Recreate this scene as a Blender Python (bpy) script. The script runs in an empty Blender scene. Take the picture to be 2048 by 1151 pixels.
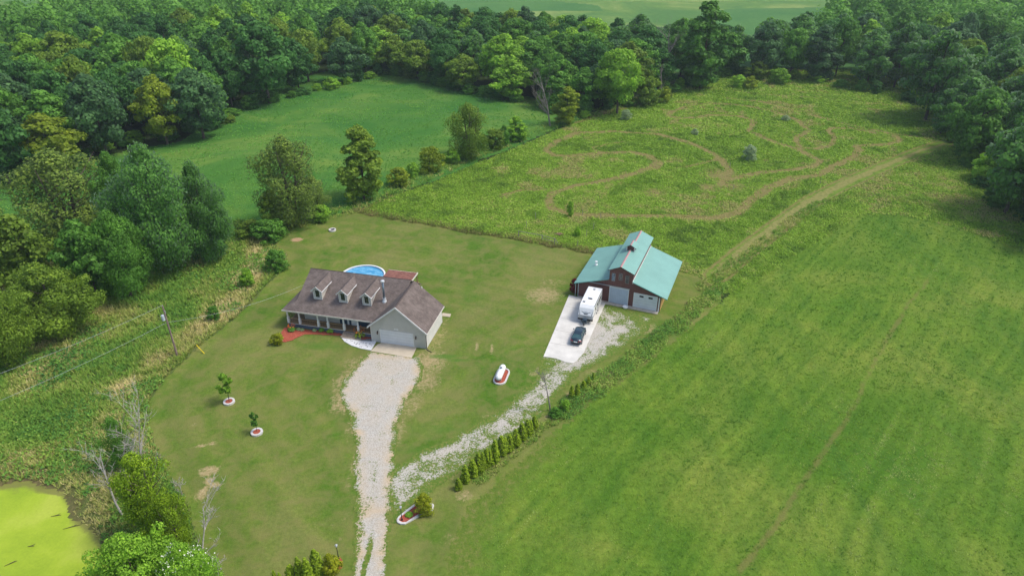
import bpy, bmesh, math, random
import numpy as np
from math import radians as R, sin, cos, pi
from mathutils import Vector, Matrix

# ------------------------------------------------------------------ camera, sky, sun, exposure
SC = bpy.context.scene
COL = SC.collection
CAM_H = 61.5
PITCH = R(30)
FPX = 1365.0            # focal length in photo pixels (2048 wide)
cam_d = bpy.data.cameras.new('camera')
cam = bpy.data.objects.new('camera', cam_d)
COL.objects.link(cam)
cam.location = (0, 0, CAM_H)
cam.rotation_euler = (R(90) - PITCH, 0, 0)
cam_d.sensor_width = 36.0
cam_d.lens = FPX / 2048 * 36.0
cam_d.clip_start = 0.5
cam_d.clip_end = 6000
SC.camera = cam

SUN_EL, SUN_AZ = R(58), R(90)          # azimuth from +Y towards +X
world = bpy.data.worlds.new('World')
SC.world = world
world.use_nodes = True
wn = world.node_tree
wn.nodes.clear()
sky = wn.nodes.new('ShaderNodeTexSky')
sky.sky_type = 'NISHITA'
sky.sun_disc = False
sky.sun_elevation = SUN_EL
sky.sun_rotation = SUN_AZ
sky.air_density = 1.0
sky.dust_density = 3.0
sky.ozone_density = 1.0
bg = wn.nodes.new('ShaderNodeBackground')
bg.inputs['Strength'].default_value = 0.15
wo = wn.nodes.new('ShaderNodeOutputWorld')
wn.links.new(sky.outputs[0], bg.inputs[0])
wn.links.new(bg.outputs[0], wo.inputs[0])
sun_d = bpy.data.lights.new('sun', 'SUN')
sun_d.energy = 1.95
sun_d.angle = R(14)
sun_d.color = (1.0, 0.95, 0.87)
sun = bpy.data.objects.new('sun', sun_d)
COL.objects.link(sun)
sdir = Vector((cos(SUN_EL) * sin(SUN_AZ), cos(SUN_EL) * cos(SUN_AZ), sin(SUN_EL)))
sun.rotation_euler = sdir.to_track_quat('Z', 'Y').to_euler()
sun.location = (100, 60, 150)
SC.view_settings.view_transform = 'Standard'
SC.view_settings.look = 'None'
SC.view_settings.exposure = 0.40
SC.view_settings.gamma = 1.0
SC.cycles.max_bounces = 6
SC.cycles.diffuse_bounces = 3
SC.cycles.glossy_bounces = 2
SC.cycles.transmission_bounces = 3
SC.cycles.transparent_max_bounces = 6
SC.cycles.volume_bounces = 0

random.seed(7)
RNG = np.random.default_rng(7)


# ------------------------------------------------------------------ survey helpers
def G(px, py, z=0.0):
    """ground point seen at a photo pixel (used to survey positions)"""
    x = (px - 1024) / FPX
    y = -(py - 575.5) / FPX
    r = (x, cos(PITCH) + y * sin(PITCH), -sin(PITCH) + y * cos(PITCH))
    t = (CAM_H - z) / -r[2]
    return (r[0] * t, r[1] * t)


def GP(pts, z=0.0):
    return np.array([G(a, b, z) for a, b in pts])


def PX(x, y, z):
    d = np.array([x, y, z - CAM_H])
    zc = d[1] * cos(PITCH) - d[2] * sin(PITCH)
    yc = d[1] * sin(PITCH) + d[2] * cos(PITCH)
    return 1024 + FPX * d[0] / zc, 575.5 - FPX * yc / zc


def vn(x, y, s, seed=0):
    """value noise 0..1"""
    x = np.asarray(x, float) / s + seed * 17.3
    y = np.asarray(y, float) / s + seed * 5.7
    xi = np.floor(x).astype(np.int64)
    yi = np.floor(y).astype(np.int64)
    fx = x - xi
    fy = y - yi
    fx = fx * fx * (3 - 2 * fx)
    fy = fy * fy * (3 - 2 * fy)

    def h(a, b):
        n = (a * 374761393 + b * 668265263 + seed * 1274126177) & 0xffffffff
        n = ((n ^ (n >> 13)) * 1274126177) & 0xffffffff
        return ((n ^ (n >> 16)) & 0xffff) / 65535.0
    return (h(xi, yi) * (1 - fx) + h(xi + 1, yi) * fx) * (1 - fy) + (h(xi, yi + 1) * (1 - fx) + h(xi + 1, yi + 1) * fx) * fy


def fbm(x, y, s, seed=0, o=3):
    v = 0
    a = 0.5
    t = 0
    for k in range(o):
        v = v + a * vn(x, y, s / 2 ** k, seed + k)
        t += a
        a *= 0.5
    return v / t


def inside(x, y, poly):
    x = np.asarray(x, float)
    y = np.asarray(y, float)
    res = np.zeros(x.shape, bool)
    n = len(poly)
    for i in range(n):
        x0, y0 = poly[i]
        x1, y1 = poly[(i + 1) % n]
        if y0 == y1:
            continue
        c = ((y0 > y) != (y1 > y)) & (x < (x1 - x0) * (y - y0) / (y1 - y0) + x0)
        res ^= c
    return res


def dline(x, y, pts, closed=False):
    x = np.asarray(x, float)
    y = np.asarray(y, float)
    d = np.full(x.shape, 1e9)
    n = len(pts)
    for i in range(n if closed else n - 1):
        x0, y0 = pts[i]
        x1, y1 = pts[(i + 1) % n]
        dx, dy = x1 - x0, y1 - y0
        L = dx * dx + dy * dy + 1e-9
        t = np.clip(((x - x0) * dx + (y - y0) * dy) / L, 0, 1)
        d = np.minimum(d, (x - x0 - t * dx) ** 2 + (y - y0 - t * dy) ** 2)
    return np.sqrt(d)


def sdist(x, y, poly):
    d = dline(x, y, poly, True)
    return np.where(inside(x, y, poly), d, -d)


# ------------------------------------------------------------------ object helpers
def tag(o, label=None, cat=None, group=None, kind=None):
    if label:
        o['label'] = label
    if cat:
        o['category'] = cat
    if group:
        o['group'] = group
    if kind:
        o['kind'] = kind
    return o


def thing(name, label, cat, loc=(0, 0, 0), rz=0.0, group=None, scale=None):
    o = bpy.data.objects.new(name, None)
    COL.objects.link(o)
    o.empty_display_size = 0.3
    o.location = loc
    o.rotation_euler = (0, 0, rz)
    if scale:
        o.scale = scale
    return tag(o, label, cat, group)


def np_mesh(name, V, F, mat=None, attrs=None, parent=None, smooth=False):
    """V (n,3), F (m,k) -> linked mesh object"""
    me = bpy.data.meshes.new(name)
    n, (m, k) = len(V), F.shape
    me.vertices.add(n)
    me.vertices.foreach_set('co', np.ascontiguousarray(V, dtype=np.float32).ravel())
    me.loops.add(m * k)
    me.loops.foreach_set('vertex_index', np.ascontiguousarray(F, dtype=np.int32).ravel())
    me.polygons.add(m)
    me.polygons.foreach_set('loop_start', np.arange(0, m * k, k, dtype=np.int32))
    if smooth:
        me.polygons.foreach_set('use_smooth', np.ones(m, dtype=bool))
    me.update(calc_edges=True)
    for nm, arr in (attrs or {}).items():
        a = me.attributes.new(nm, 'FLOAT', 'POINT')
        a.data.foreach_set('value', np.ascontiguousarray(arr, dtype=np.float32))
    if mat:
        me.materials.append(mat)
    o = bpy.data.objects.new(name, me)
    COL.objects.link(o)
    if parent:
        o.parent = parent
    return o


class MB:
    def __init__(s):
        s.v = []
        s.f = []

    def add(s, vs, fs):
        b = len(s.v)
        s.v += [tuple(v) for v in vs]
        s.f += [tuple(i + b for i in f) for f in fs]
        return s

    def box(s, x0, y0, z0, x1, y1, z1):
        vs = [(x, y, z) for z in (z0, z1) for y in (y0, y1) for x in (x0, x1)]
        return s.add(vs, [(0, 2, 3, 1), (4, 5, 7, 6), (0, 1, 5, 4), (2, 6, 7, 3), (0, 4, 6, 2), (1, 3, 7, 5)])

    def slab(s, pts, t):
        """polygon (3D points) thickened downwards by t"""
        n = len(pts)
        vs = list(pts) + [(p[0], p[1], p[2] - t) for p in pts]
        fs = [tuple(range(n)), tuple(range(2 * n - 1, n - 1, -1))]
        fs += [(i, n + i, n + (i + 1) % n, (i + 1) % n) for i in range(n)]
        return s.add(vs, fs)

    def prism(s, pts, a, b, axis='y'):
        """2D outline (horizontal, z) extruded along axis"""
        n = len(pts)
        if axis == 'y':
            vs = [(p[0], a, p[1]) for p in pts] + [(p[0], b, p[1]) for p in pts]
        elif axis == 'x':
            vs = [(a, p[0], p[1]) for p in pts] + [(b, p[0], p[1]) for p in pts]
        else:
            vs = [(p[0], p[1], a) for p in pts] + [(p[0], p[1], b) for p in pts]
        fs = [tuple(range(n)), tuple(range(2 * n - 1, n - 1, -1))]
        fs += [(i, n + i, n + (i + 1) % n, (i + 1) % n) for i in range(n)]
        return s.add(vs, fs)

    def cyl(s, p0, p1, r0, r1=None, n=10):
        r1 = r0 if r1 is None else r1
        p0, p1 = Vector(p0), Vector(p1)
        d = (p1 - p0).normalized()
        a = d.orthogonal().normalized()
        b = d.cross(a)
        vs = []
        for p, r in ((p0, r0), (p1, r1)):
            for i in range(n):
                t = 2 * pi * i / n
                vs.append(p + a * (r * cos(t)) + b * (r * sin(t)))
        fs = [(i, (i + 1) % n, n + (i + 1) % n, n + i) for i in range(n)]
        fs += [tuple(range(n - 1, -1, -1)), tuple(range(n, 2 * n))]
        return s.add(vs, fs)

    def tube(s, pts, rs, n=6):
        for i in range(len(pts) - 1):
            s.cyl(pts[i], pts[i + 1], rs[i], rs[i + 1], n)
        return s

    def lathe(s, prof, n=16, c=(0, 0), z0=0):
        vs = []
        for r, z in prof:
            for i in range(n):
                t = 2 * pi * i / n
                vs.append((c[0] + r * cos(t), c[1] + r * sin(t), z + z0))
        m = len(prof)
        fs = [(j * n + i, j * n + (i + 1) % n, (j + 1) * n + (i + 1) % n, (j + 1) * n + i) for j in range(m - 1) for i in range(n)]
        fs += [tuple(range(n - 1, -1, -1)), tuple(range((m - 1) * n, m * n))]
        return s.add(vs, fs)

    def build(s, name, mat, parent=None, smooth=False, bevel=0.0, loc=None, label=None):
        me = bpy.data.meshes.new(name)
        me.from_pydata(s.v, [], s.f)
        bm = bmesh.new()
        bm.from_mesh(me)
        bmesh.ops.recalc_face_normals(bm, faces=bm.faces)
        if bevel:
            bmesh.ops.bevel(bm, geom=list(bm.edges), offset=bevel, segments=2, affect='EDGES', profile=0.6)
        bm.to_mesh(me)
        bm.free()
        if smooth:
            for p in me.polygons:
                p.use_smooth = True
        me.materials.append(mat)
        o = bpy.data.objects.new(name, me)
        COL.objects.link(o)
        if parent:
            o.parent = parent
        if loc:
            o.location = loc
        if label:
            o['label'] = label
        return o


def copy_tree(o, parent=None):
    c = o.copy()
    COL.objects.link(c)
    if parent:
        c.parent = parent
    for ch in list(o.children):
        copy_tree(ch, c)
    return c


# ------------------------------------------------------------------ material helpers
class NT:
    def __init__(s, name):
        s.m = bpy.data.materials.new(name)
        s.m.use_nodes = True
        s.t = s.m.node_tree
        s.n = s.t.nodes
        s.n.clear()
        s.out = s.n.new('ShaderNodeOutputMaterial')
        s.tc = None

    def L(s, a, b):
        s.t.links.new(a, b)

    def coord(s):
        if not s.tc:
            s.tc = s.n.new('ShaderNodeTexCoord')
        return s.tc.outputs['Object']

    def noise(s, scale, detail=3, rough=0.55, dist=0.0, vec=None, stretch=None, rot=0.0):
        n = s.n.new('ShaderNodeTexNoise')
        n.inputs['Scale'].default_value = scale
        n.inputs['Detail'].default_value = detail
        n.inputs['Roughness'].default_value = rough
        n.inputs['Distortion'].default_value = dist
        v = vec or s.coord()
        if stretch:
            mp = s.n.new('ShaderNodeMapping')
            mp.inputs['Scale'].default_value = stretch
            mp.inputs['Rotation'].default_value = (0, 0, rot)
            s.L(v, mp.inputs[0])
            v = mp.outputs[0]
        s.L(v, n.inputs['Vector'])
        return n.outputs['Fac']

    def attr(s, name):
        n = s.n.new('ShaderNodeAttribute')
        n.attribute_name = name
        return n.outputs['Fac']

    def ramp(s, fac, stops, interp='LINEAR'):
        n = s.n.new('ShaderNodeValToRGB')
        n.color_ramp.interpolation = interp
        e = n.color_ramp.elements
        while len(e) < len(stops):
            e.new(0.5)
        for i, (p, c) in enumerate(stops):
            e[i].position = p
            e[i].color = (c, c, c, 1) if isinstance(c, (int, float)) else (*c, 1)
        s.L(fac, n.inputs[0])
        return n.outputs[0]

    def mix(s, fac, a, b, mode='MIX'):
        n = s.n.new('ShaderNodeMix')
        n.data_type = 'RGBA'
        n.blend_type = mode
        n.clamp_factor = True
        for sock, v in ((n.inputs[0], fac), (n.inputs[6], a), (n.inputs[7], b)):
            if isinstance(v, (int, float)):
                sock.default_value = v
            elif isinstance(v, tuple):
                sock.default_value = (*v, 1)
            else:
                s.L(v, sock)
        return n.outputs[2]

    def math(s, op, a, b=0.0, c=None, clamp=False):
        n = s.n.new('ShaderNodeMath')
        n.operation = op
        n.use_clamp = clamp
        for i, v in enumerate((a, b, c)):
            if v is None:
                continue
            if isinstance(v, (int, float)):
                n.inputs[i].default_value = v
            else:
                s.L(v, n.inputs[i])
        return n.outputs[0]

    def bump(s, h, strength, dist):
        n = s.n.new('ShaderNodeBump')
        n.inputs['Strength'].default_value = strength
        n.inputs['Distance'].default_value = dist
        s.L(h, n.inputs['Height'])
        return n.outputs[0]

    def bsdf(s, color, rough=0.8, metal=0.0, spec=0.3, normal=None, coat=0.0, trans=None):
        b = s.n.new('ShaderNodeBsdfPrincipled')
        if isinstance(color, tuple):
            b.inputs['Base Color'].default_value = (*color, 1)
        else:
            s.L(color, b.inputs['Base Color'])
        if isinstance(rough, (int, float)):
            b.inputs['Roughness'].default_value = rough
        else:
            s.L(rough, b.inputs['Roughness'])
        b.inputs['Metallic'].default_value = metal
        b.inputs['Specular IOR Level'].default_value = spec
        b.inputs['Coat Weight'].default_value = coat
        if normal:
            s.L(normal, b.inputs['Normal'])
        sh = b.outputs[0]
        if trans:
            t = s.n.new('ShaderNodeBsdfTranslucent')
            if isinstance(color, tuple):
                t.inputs[0].default_value = (*color, 1)
            else:
                s.L(color, t.inputs[0])
            mx = s.n.new('ShaderNodeMixShader')
            mx.inputs[0].default_value = trans
            s.L(sh, mx.inputs[1])
            s.L(t.outputs[0], mx.inputs[2])
            sh = mx.outputs[0]
        s.L(sh, s.out.inputs[0])
        return s.m


def sc(c, k):
    return tuple(min(1, x * k) for x in c)


def plain(name, col, rough=0.6, var=0.15, scale=3.0, metal=0.0, spec=0.35, coat=0.0, bump=0.0):
    m = NT(name)
    nz = m.noise(scale, 4)
    c = m.ramp(nz, [(0.3, sc(col, 1 - var)), (0.7, sc(col, 1 + var))])
    nr = m.bump(m.noise(scale * 6, 2), bump, 0.02) if bump else None
    return m.bsdf(c, rough, metal, spec, nr, coat)


def leaf_mat(name, dark, mid, light, trans=0.28, silver=None, hue=0.0):
    """foliage: tint attribute picks the colour of each leaf clump, Object random varies each plant"""
    m = NT(name)
    t = m.attr('tint')
    oi = m.n.new('ShaderNodeObjectInfo')
    t2 = m.math('ADD', t, m.math('MULTIPLY', m.math('SUBTRACT', oi.outputs['Random'], 0.5), 0.30), clamp=True)
    c = m.ramp(t2, [(0.0, dark), (0.5, mid), (1.0, light)])
    if silver:
        g = m.n.new('ShaderNodeNewGeometry')
        c = m.mix(m.math('MULTIPLY', g.outputs['Backfacing'], 0.75), c, silver)
    return m.bsdf(c, 0.62, 0, 0.25, None, 0, trans)


M = {}
# ------------------------------------------------------------------ ground materials
def ground_mats():
    # forest floor / base
    m = NT('ground_soil')
    c = m.ramp(m.noise(0.25, 6, 0.65), [(0.3, (0.018, 0.034, 0.010)), (0.55, (0.035, 0.06, 0.016)), (0.75, (0.065, 0.09, 0.028))])
    M['base'] = m.bsdf(c, 0.95, 0, 0.1, m.bump(m.noise(1.2, 4), 0.6, 0.3))
    # lawn : attributes dry (0..1), lush
    m = NT('lawn_grass')
    big = m.noise(0.07, 4, 0.6, 0.6)
    fine = m.noise(2.2, 5, 0.7)
    c1 = m.ramp(big, [(0.36, (0.070, 0.148, 0.014)), (0.5, (0.108, 0.168, 0.024)), (0.66, (0.158, 0.188, 0.046))])
    c2 = m.ramp(fine, [(0.25, (0.55, 0.62, 0.5)), (0.5, (1.0, 1.0, 1.0)), (0.75, (1.42, 1.34, 1.5))])
    c = m.mix(0.75, c1, c2, 'MULTIPLY')
    mid = m.ramp(m.noise(0.45, 4, 0.6, 0.5), [(0.40, 0.0), (0.62, 1.0)])
    c = m.mix(m.math('MULTIPLY', mid, 0.55), c, (0.19, 0.18, 0.062))
    str_ = m.noise(0.35, 3, 0.6, 0.2, None, (1.0, 0.12, 1), R(18))
    c = m.mix(m.math('MULTIPLY', m.ramp(str_, [(0.5, 0.0), (0.75, 1.0)]), 0.3), c, (0.17, 0.185, 0.045))
    c = m.mix(0.55, c, m.ramp(m.attr('mow'), [(0.25, (0.80, 0.86, 0.8)), (0.75, (1.2, 1.12, 1.15))]), 'MULTIPLY')
    dry = m.attr('dry')
    dn = m.math('ADD', dry, m.math('MULTIPLY', m.math('SUBTRACT', m.noise(1.6, 7, 0.8, 0.6), 0.5), 3.2), clamp=True)
    dn = m.math('MULTIPLY', dn, m.math('MULTIPLY', dry, 3.0, clamp=True), clamp=True)
    dm = m.ramp(dn, [(0.35, 0.0), (1.0, 1.0)])
    dcol = m.ramp(m.noise(3.0, 4, 0.7), [(0.3, (0.25, 0.185, 0.085)), (0.6, (0.43, 0.34, 0.185)), (0.8, (0.56, 0.47, 0.30))])
    c = m.mix(m.math('MULTIPLY', dm, 0.85), c, dcol)
    lush = m.attr('lush')
    ln = m.ramp(m.math('ADD', lush, m.math('MULTIPLY', m.math('SUBTRACT', m.noise(0.7, 4), 0.5), 0.8)), [(0.45, 0.0), (0.8, 1.0)])
    c = m.mix(m.math('MULTIPLY', ln, 0.8), c, (0.075, 0.165, 0.02))
    M['lawn'] = m.bsdf(c, 0.95, 0, 0.1, m.bump(m.noise(5.0, 4, 0.7), 0.45, 0.12))
    # pasture (mown, cooler green)
    m = NT('pasture_grass')
    big = m.noise(0.035, 5, 0.6, 0.8)
    c1 = m.ramp(big, [(0.36, (0.042, 0.140, 0.020)), (0.5, (0.070, 0.175, 0.026)), (0.64, (0.125, 0.215, 0.036))])
    st = m.noise(0.12, 4, 0.6, 0.3, None, (0.28, 1.0, 1), R(-20))
    c1 = m.mix(m.ramp(st, [(0.45, 0.0), (0.72, 0.6)]), c1, (0.030, 0.135, 0.028))
    c = m.mix(0.6, c1, m.ramp(m.noise(1.1, 5, 0.75), [(0.25, 0.6), (0.75, 1.4)]), 'MULTIPLY')
    M['pasture'] = m.bsdf(c, 0.95, 0, 0.1, m.bump(m.noise(2.5, 4), 0.5, 0.2))
    # wild meadow soil cover between the weeds; attribute track
    m = NT('meadow_ground')
    c1 = m.ramp(m.noise(0.5, 5, 0.7), [(0.36, (0.085, 0.145, 0.018)), (0.5, (0.125, 0.205, 0.025)), (0.64, (0.175, 0.245, 0.04))])
    tr = m.attr('track')
    tn = m.math('ADD', tr, m.math('MULTIPLY', m.math('SUBTRACT', m.noise(0.9, 5, 0.7), 0.5), 0.9))
    tm = m.ramp(tn, [(0.35, 0.0), (0.75, 1.0)])
    tcol = m.ramp(m.noise(2.0, 4, 0.7), [(0.35, (0.15, 0.145, 0.042)), (0.65, (0.25, 0.20, 0.08))])
    c = m.mix(m.math('MULTIPLY', tm, .95), c1, tcol)
    M['meadow'] = m.bsdf(c, 0.95, 0, 0.1, m.bump(m.noise(1.5, 5, 0.7), 0.7, 0.3))
    # path: mown tan-green
    m = NT('mown_path_grass')
    c = m.ramp(m.noise(1.3, 5, 0.7), [(0.35, (0.145, 0.165, 0.042)), (0.5, (0.205, 0.205, 0.062)), (0.65, (0.27, 0.245, 0.09))])
    M['path'] = m.bsdf(c, 0.95, 0, 0.1, m.bump(m.noise(5, 4), 0.5, 0.1))
    # hayfield
    m = NT('hayfield_grass')
    c1 = m.ramp(m.noise(0.055, 5, 0.6, 0.5), [(0.36, (0.075, 0.165, 0.014)), (0.5, (0.110, 0.195, 0.020)), (0.64, (0.158, 0.220, 0.032))])
    c = m.mix(0.7, c1, m.ramp(m.noise(0.9, 6, 0.75), [(0.25, 0.55), (0.75, 1.45)]), 'MULTIPLY')
    row = m.noise(0.33, 3, 0.6, 0.2, None, (1.0, 0.04, 1), R(26))
    c = m.mix(m.ramp(row, [(0.45, 0.0), (0.8, 0.5)]), c, (0.045, 0.125, 0.02))
    c = m.mix(0.8, c, m.ramp(m.attr('row'), [(0.3, (0.80, 0.88, 0.85)), (0.5, (1.0, 1.0, 1.0)), (0.7, (1.22, 1.12, 1.15))]), 'MULTIPLY')
    fd = m.ramp(m.math('ADD', m.attr('fade'), m.math('MULTIPLY', m.math('SUBTRACT', m.noise(0.5, 5, 0.7), 0.5), 1.2)), [(0.3, 0.0), (0.8, 1.0)])
    c = m.mix(fd, c, m.ramp(m.noise(1.2, 5, 0.7), [(0.35, (0.085, 0.150, 0.018)), (0.5, (0.118, 0.172, 0.026)), (0.65, (0.18, 0.188, 0.055))]))
    rut = m.attr('track')
    rn = m.ramp(m.math('ADD', rut, m.math('MULTIPLY', m.math('SUBTRACT', m.noise(0.8, 5, 0.7), 0.5), 1.2)), [(0.4, 0.0), (0.85, 1.0)])
    c = m.mix(m.math('MULTIPLY', rn, 0.6), c, (0.17, 0.15, 0.05))
    M['hay'] = m.bsdf(c, 0.95, 0, 0.1, m.bump(m.noise(2.2, 5, 0.7), 0.8, 0.25))
    # verge (rough marsh edge); attribute mud
    m = NT('verge_ground')
    c1 = m.ramp(m.noise(0.35, 5, 0.7, 0.5), [(0.25, (0.055, 0.085, 0.022)), (0.5, (0.095, 0.135, 0.032)), (0.75, (0.19, 0.175, 0.065))])
    mud = m.ramp(m.math('ADD', m.attr('mud'), m.math('MULTIPLY', m.math('SUBTRACT', m.noise(0.8, 5, 0.7), 0.5), 0.9)), [(0.4, 0.0), (0.8, 1.0)])
    mc = m.ramp(m.noise(1.5, 5, 0.7), [(0.3, (0.085, 0.065, 0.035)), (0.7, (0.18, 0.15, 0.06))])
    c = m.mix(m.math('MULTIPLY', mud, 0.9), c1, mc)
    M['verge'] = m.bsdf(c, 0.95, 0, 0.15, m.bump(m.noise(1.2, 5), 0.8, 0.3))
    # gravel ; attribute cover decides where gravel shows between grass
    m = NT('gravel')
    st = m.noise(9.0, 5, 0.8)
    c1 = m.ramp(st, [(0.34, (0.25, 0.235, 0.20)), (0.5, (0.42, 0.40, 0.355)), (0.64, (0.60, 0.58, 0.535))])
    warm = m.ramp(m.noise(0.35, 4, 0.6, 0.5), [(0.36, 0.0), (0.62, 1.0)])
    c1 = m.mix(m.math('MULTIPLY', m.math('MULTIPLY', warm, m.attr('warm')), 0.95), c1, (0.50, 0.38, 0.235))
    gr = m.ramp(m.noise(2.5, 4, 0.7), [(0.35, (0.065, 0.135, 0.015)), (0.5, (0.115, 0.178, 0.026)), (0.65, (0.19, 0.19, 0.055))])
    pn = m.math('ADD', m.attr('cover'), m.math('MULTIPLY', m.math('SUBTRACT', m.math('ADD', m.math('MULTIPLY', m.noise(0.5, 3, 0.6, 0.6), 0.42), m.math('MULTIPLY', m.noise(4.2, 4, 0.75, 0.4), 0.58)), 0.5), 5.6))
    pm = m.ramp(pn, [(0.36, 0.0), (0.62, 1.0)])
    c = m.mix(pm, gr, c1)
    M['gravel'] = m.bsdf(c, 0.95, 0, 0.15, m.bump(st, 0.6, 0.08))
    # dug soil
    m = NT('dry_soil')
    c = m.ramp(m.noise(2.0, 5, 0.7), [(0.3, (0.30, 0.19, 0.10)), (0.7, (0.45, 0.31, 0.18))])
    M['soil'] = m.bsdf(c, 0.95, 0, 0.1)
    # pond: duckweed
    m = NT('duckweed_water')
    c1 = m.ramp(m.noise(0.12, 5, 0.6, 0.5), [(0.36, (0.25, 0.36, 0.018)), (0.5, (0.31, 0.42, 0.024)), (0.64, (0.38, 0.46, 0.05))])
    c1 = m.mix(0.5, c1, m.ramp(m.noise(3.5, 5, 0.8), [(0.25, 0.7), (0.7, 1.2)]), 'MULTIPLY')
    sh = m.ramp(m.math('ADD', m.attr('shore'), m.math('MULTIPLY', m.math('SUBTRACT', m.noise(0.5, 6, 0.75), 0.5), 1.1)), [(0.45, 0.0), (0.85, 1.0)])
    c = m.mix(m.math('MULTIPLY', sh, 0.75), c1, (0.15, 0.13, 0.045))
    M['pond'] = m.bsdf(c, 0.55, 0, 0.3, m.bump(m.noise(6, 3), 0.2, 0.03))
    # far crops
    m = NT('crop_rows')
    c1 = m.ramp(m.noise(0.02, 4, 0.6, 0.5), [(0.35, (0.055, 0.155, 0.042)), (0.65, (0.085, 0.195, 0.05))])
    w = m.n.new('ShaderNodeTexWave')
    mp = m.n.new('ShaderNodeMapping')
    mp.inputs['Rotation'].default_value = (0, 0, R(-38))
    m.L(m.coord(), mp.inputs[0])
    m.L(mp.outputs[0], w.inputs[0])
    w.inputs['Scale'].default_value = 0.16
    w.inputs['Distortion'].default_value = 2.0
    w.inputs['Detail'].default_value = 3
    c1 = m.mix(0.22, c1, m.ramp(w.outputs[1], [(0.0, 0.55), (1.0, 1.45)]), 'MULTIPLY')
    c = m.mix(0.4, c1, m.ramp(m.noise(0.5, 5, 0.7), [(0.3, 0.6), (0.7, 1.4)]), 'MULTIPLY')
    M['crop'] = m.bsdf(c, 0.95, 0, 0.1)
    m = NT('far_grassland')
    c1 = m.ramp(m.noise(0.018, 5, 0.65, 0.7), [(0.36, (0.075, 0.175, 0.045)), (0.5, (0.115, 0.215, 0.05)), (0.62, (0.19, 0.265, 0.075))])
    c = m.mix(0.5, c1, m.ramp(m.noise(0.3, 6, 0.75), [(0.3, 0.6), (0.7, 1.4)]), 'MULTIPLY')
    M['farfield'] = m.bsdf(c, 0.95, 0, 0.1)
    # mulch
    m = NT('red_mulch')
    c = m.ramp(m.noise(9, 5, 0.8), [(0.35, (0.19, 0.040, 0.025)), (0.5, (0.36, 0.085, 0.055)), (0.65, (0.48, 0.16, 0.10))])
    M['mulch'] = m.bsdf(c, 0.95, 0, 0.1, m.bump(m.noise(14, 4), 0.8, 0.05))
    # weeds / tufts (leafy ground plants)
    def tuft(key, stops, trans=0.25):
        m = NT(key)
        c = m.ramp(m.attr('tint'), stops)
        M[key] = m.bsdf(c, 0.7, 0, 0.15, None, 0, trans)
    tuft('weed_leaves', [(0, (0.095, 0.175, 0.028)), (0.25, (0.160, 0.300, 0.030)), (0.6, (0.255, 0.43, 0.040)), (0.85, (0.35, 0.51, 0.07)), (1, (0.42, 0.38, 0.14))])
    tuft('hay_blades', [(0, (0.065, 0.190, 0.030)), (0.35, (0.140, 0.300, 0.026)), (0.7, (0.245, 0.390, 0.046)), (1, (0.46, 0.53, 0.18))])
    tuft('verge_grass', [(0, (0.07, 0.20, 0.045)), (0.3, (0.15, 0.32, 0.045)), (0.55, (0.27, 0.41, 0.06)), (0.8, (0.50, 0.47, 0.16)), (1, (0.78, 0.66, 0.34))])
    tuft('pasture_blades', [(0, (0.075, 0.27, 0.045)), (0.5, (0.15, 0.38, 0.05)), (1, (0.33, 0.50, 0.09))])
    tuft('edge_grass', [(0, (0.13, 0.16, 0.04)), (0.5, (0.23, 0.25, 0.07)), (0.8, (0.36, 0.29, 0.12)), (1, (0.5, 0.38, 0.2))])


ground_mats()


# ------------------------------------------------------------------ ground sheets
def sheet(name, poly, step, z, mat, warp=0.5, wscale=3.0, attrs=None, relief=None, hole=None, seed=1):
    """irregular-edged ground sheet sampled on a grid; attrs = {name: f(x,y)}"""
    poly = np.asarray(poly, float)
    x0, y0 = poly.min(0) - step * 2
    x1, y1 = poly.max(0) + step * 2
    nx = int((x1 - x0) / step) + 1
    ny = int((y1 - y0) / step) + 1
    gx, gy = np.meshgrid(x0 + np.arange(nx + 1) * step, y0 + np.arange(ny + 1) * step)
    cx = (gx[:-1, :-1] + gx[1:, 1:]) / 2
    cy = (gy[:-1, :-1] + gy[1:, 1:]) / 2
    wx = cx + (fbm(cx, cy, wscale, seed) - 0.5) * 2 * warp
    wy = cy + (fbm(cx, cy, wscale, seed + 9) - 0.5) * 2 * warp
    keep = inside(wx, wy, poly)
    if hole is not None:
        keep &= ~inside(wx, wy, hole)
    # jitter the grid so edges are not stair steps
    gx = gx + (vn(gx * 7.1, gy * 7.1, 1, seed + 3) - 0.5) * step * 0.6
    gy = gy + (vn(gx * 7.1, gy * 7.1, 1, seed + 4) - 0.5) * step * 0.6
    j, i = np.nonzero(keep)
    W = nx + 1
    F = np.stack([j * W + i, j * W + i + 1, (j + 1) * W + i + 1, (j + 1) * W + i], 1)
    used = np.unique(F)
    remap = np.full(W * (ny + 1), -1)
    remap[used] = np.arange(len(used))
    F = remap[F]
    X, Y = gx.ravel()[used], gy.ravel()[used]
    Z = np.full(len(X), z, float)
    if relief is not None:
        Z = Z + relief(X, Y)
    at = {k: f(X, Y) for k, f in (attrs or {}).items()}
    o = np_mesh(name, np.stack([X, Y, Z], 1), F, mat, at, None, True)
    o['kind'] = 'structure'
    return o


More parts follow.
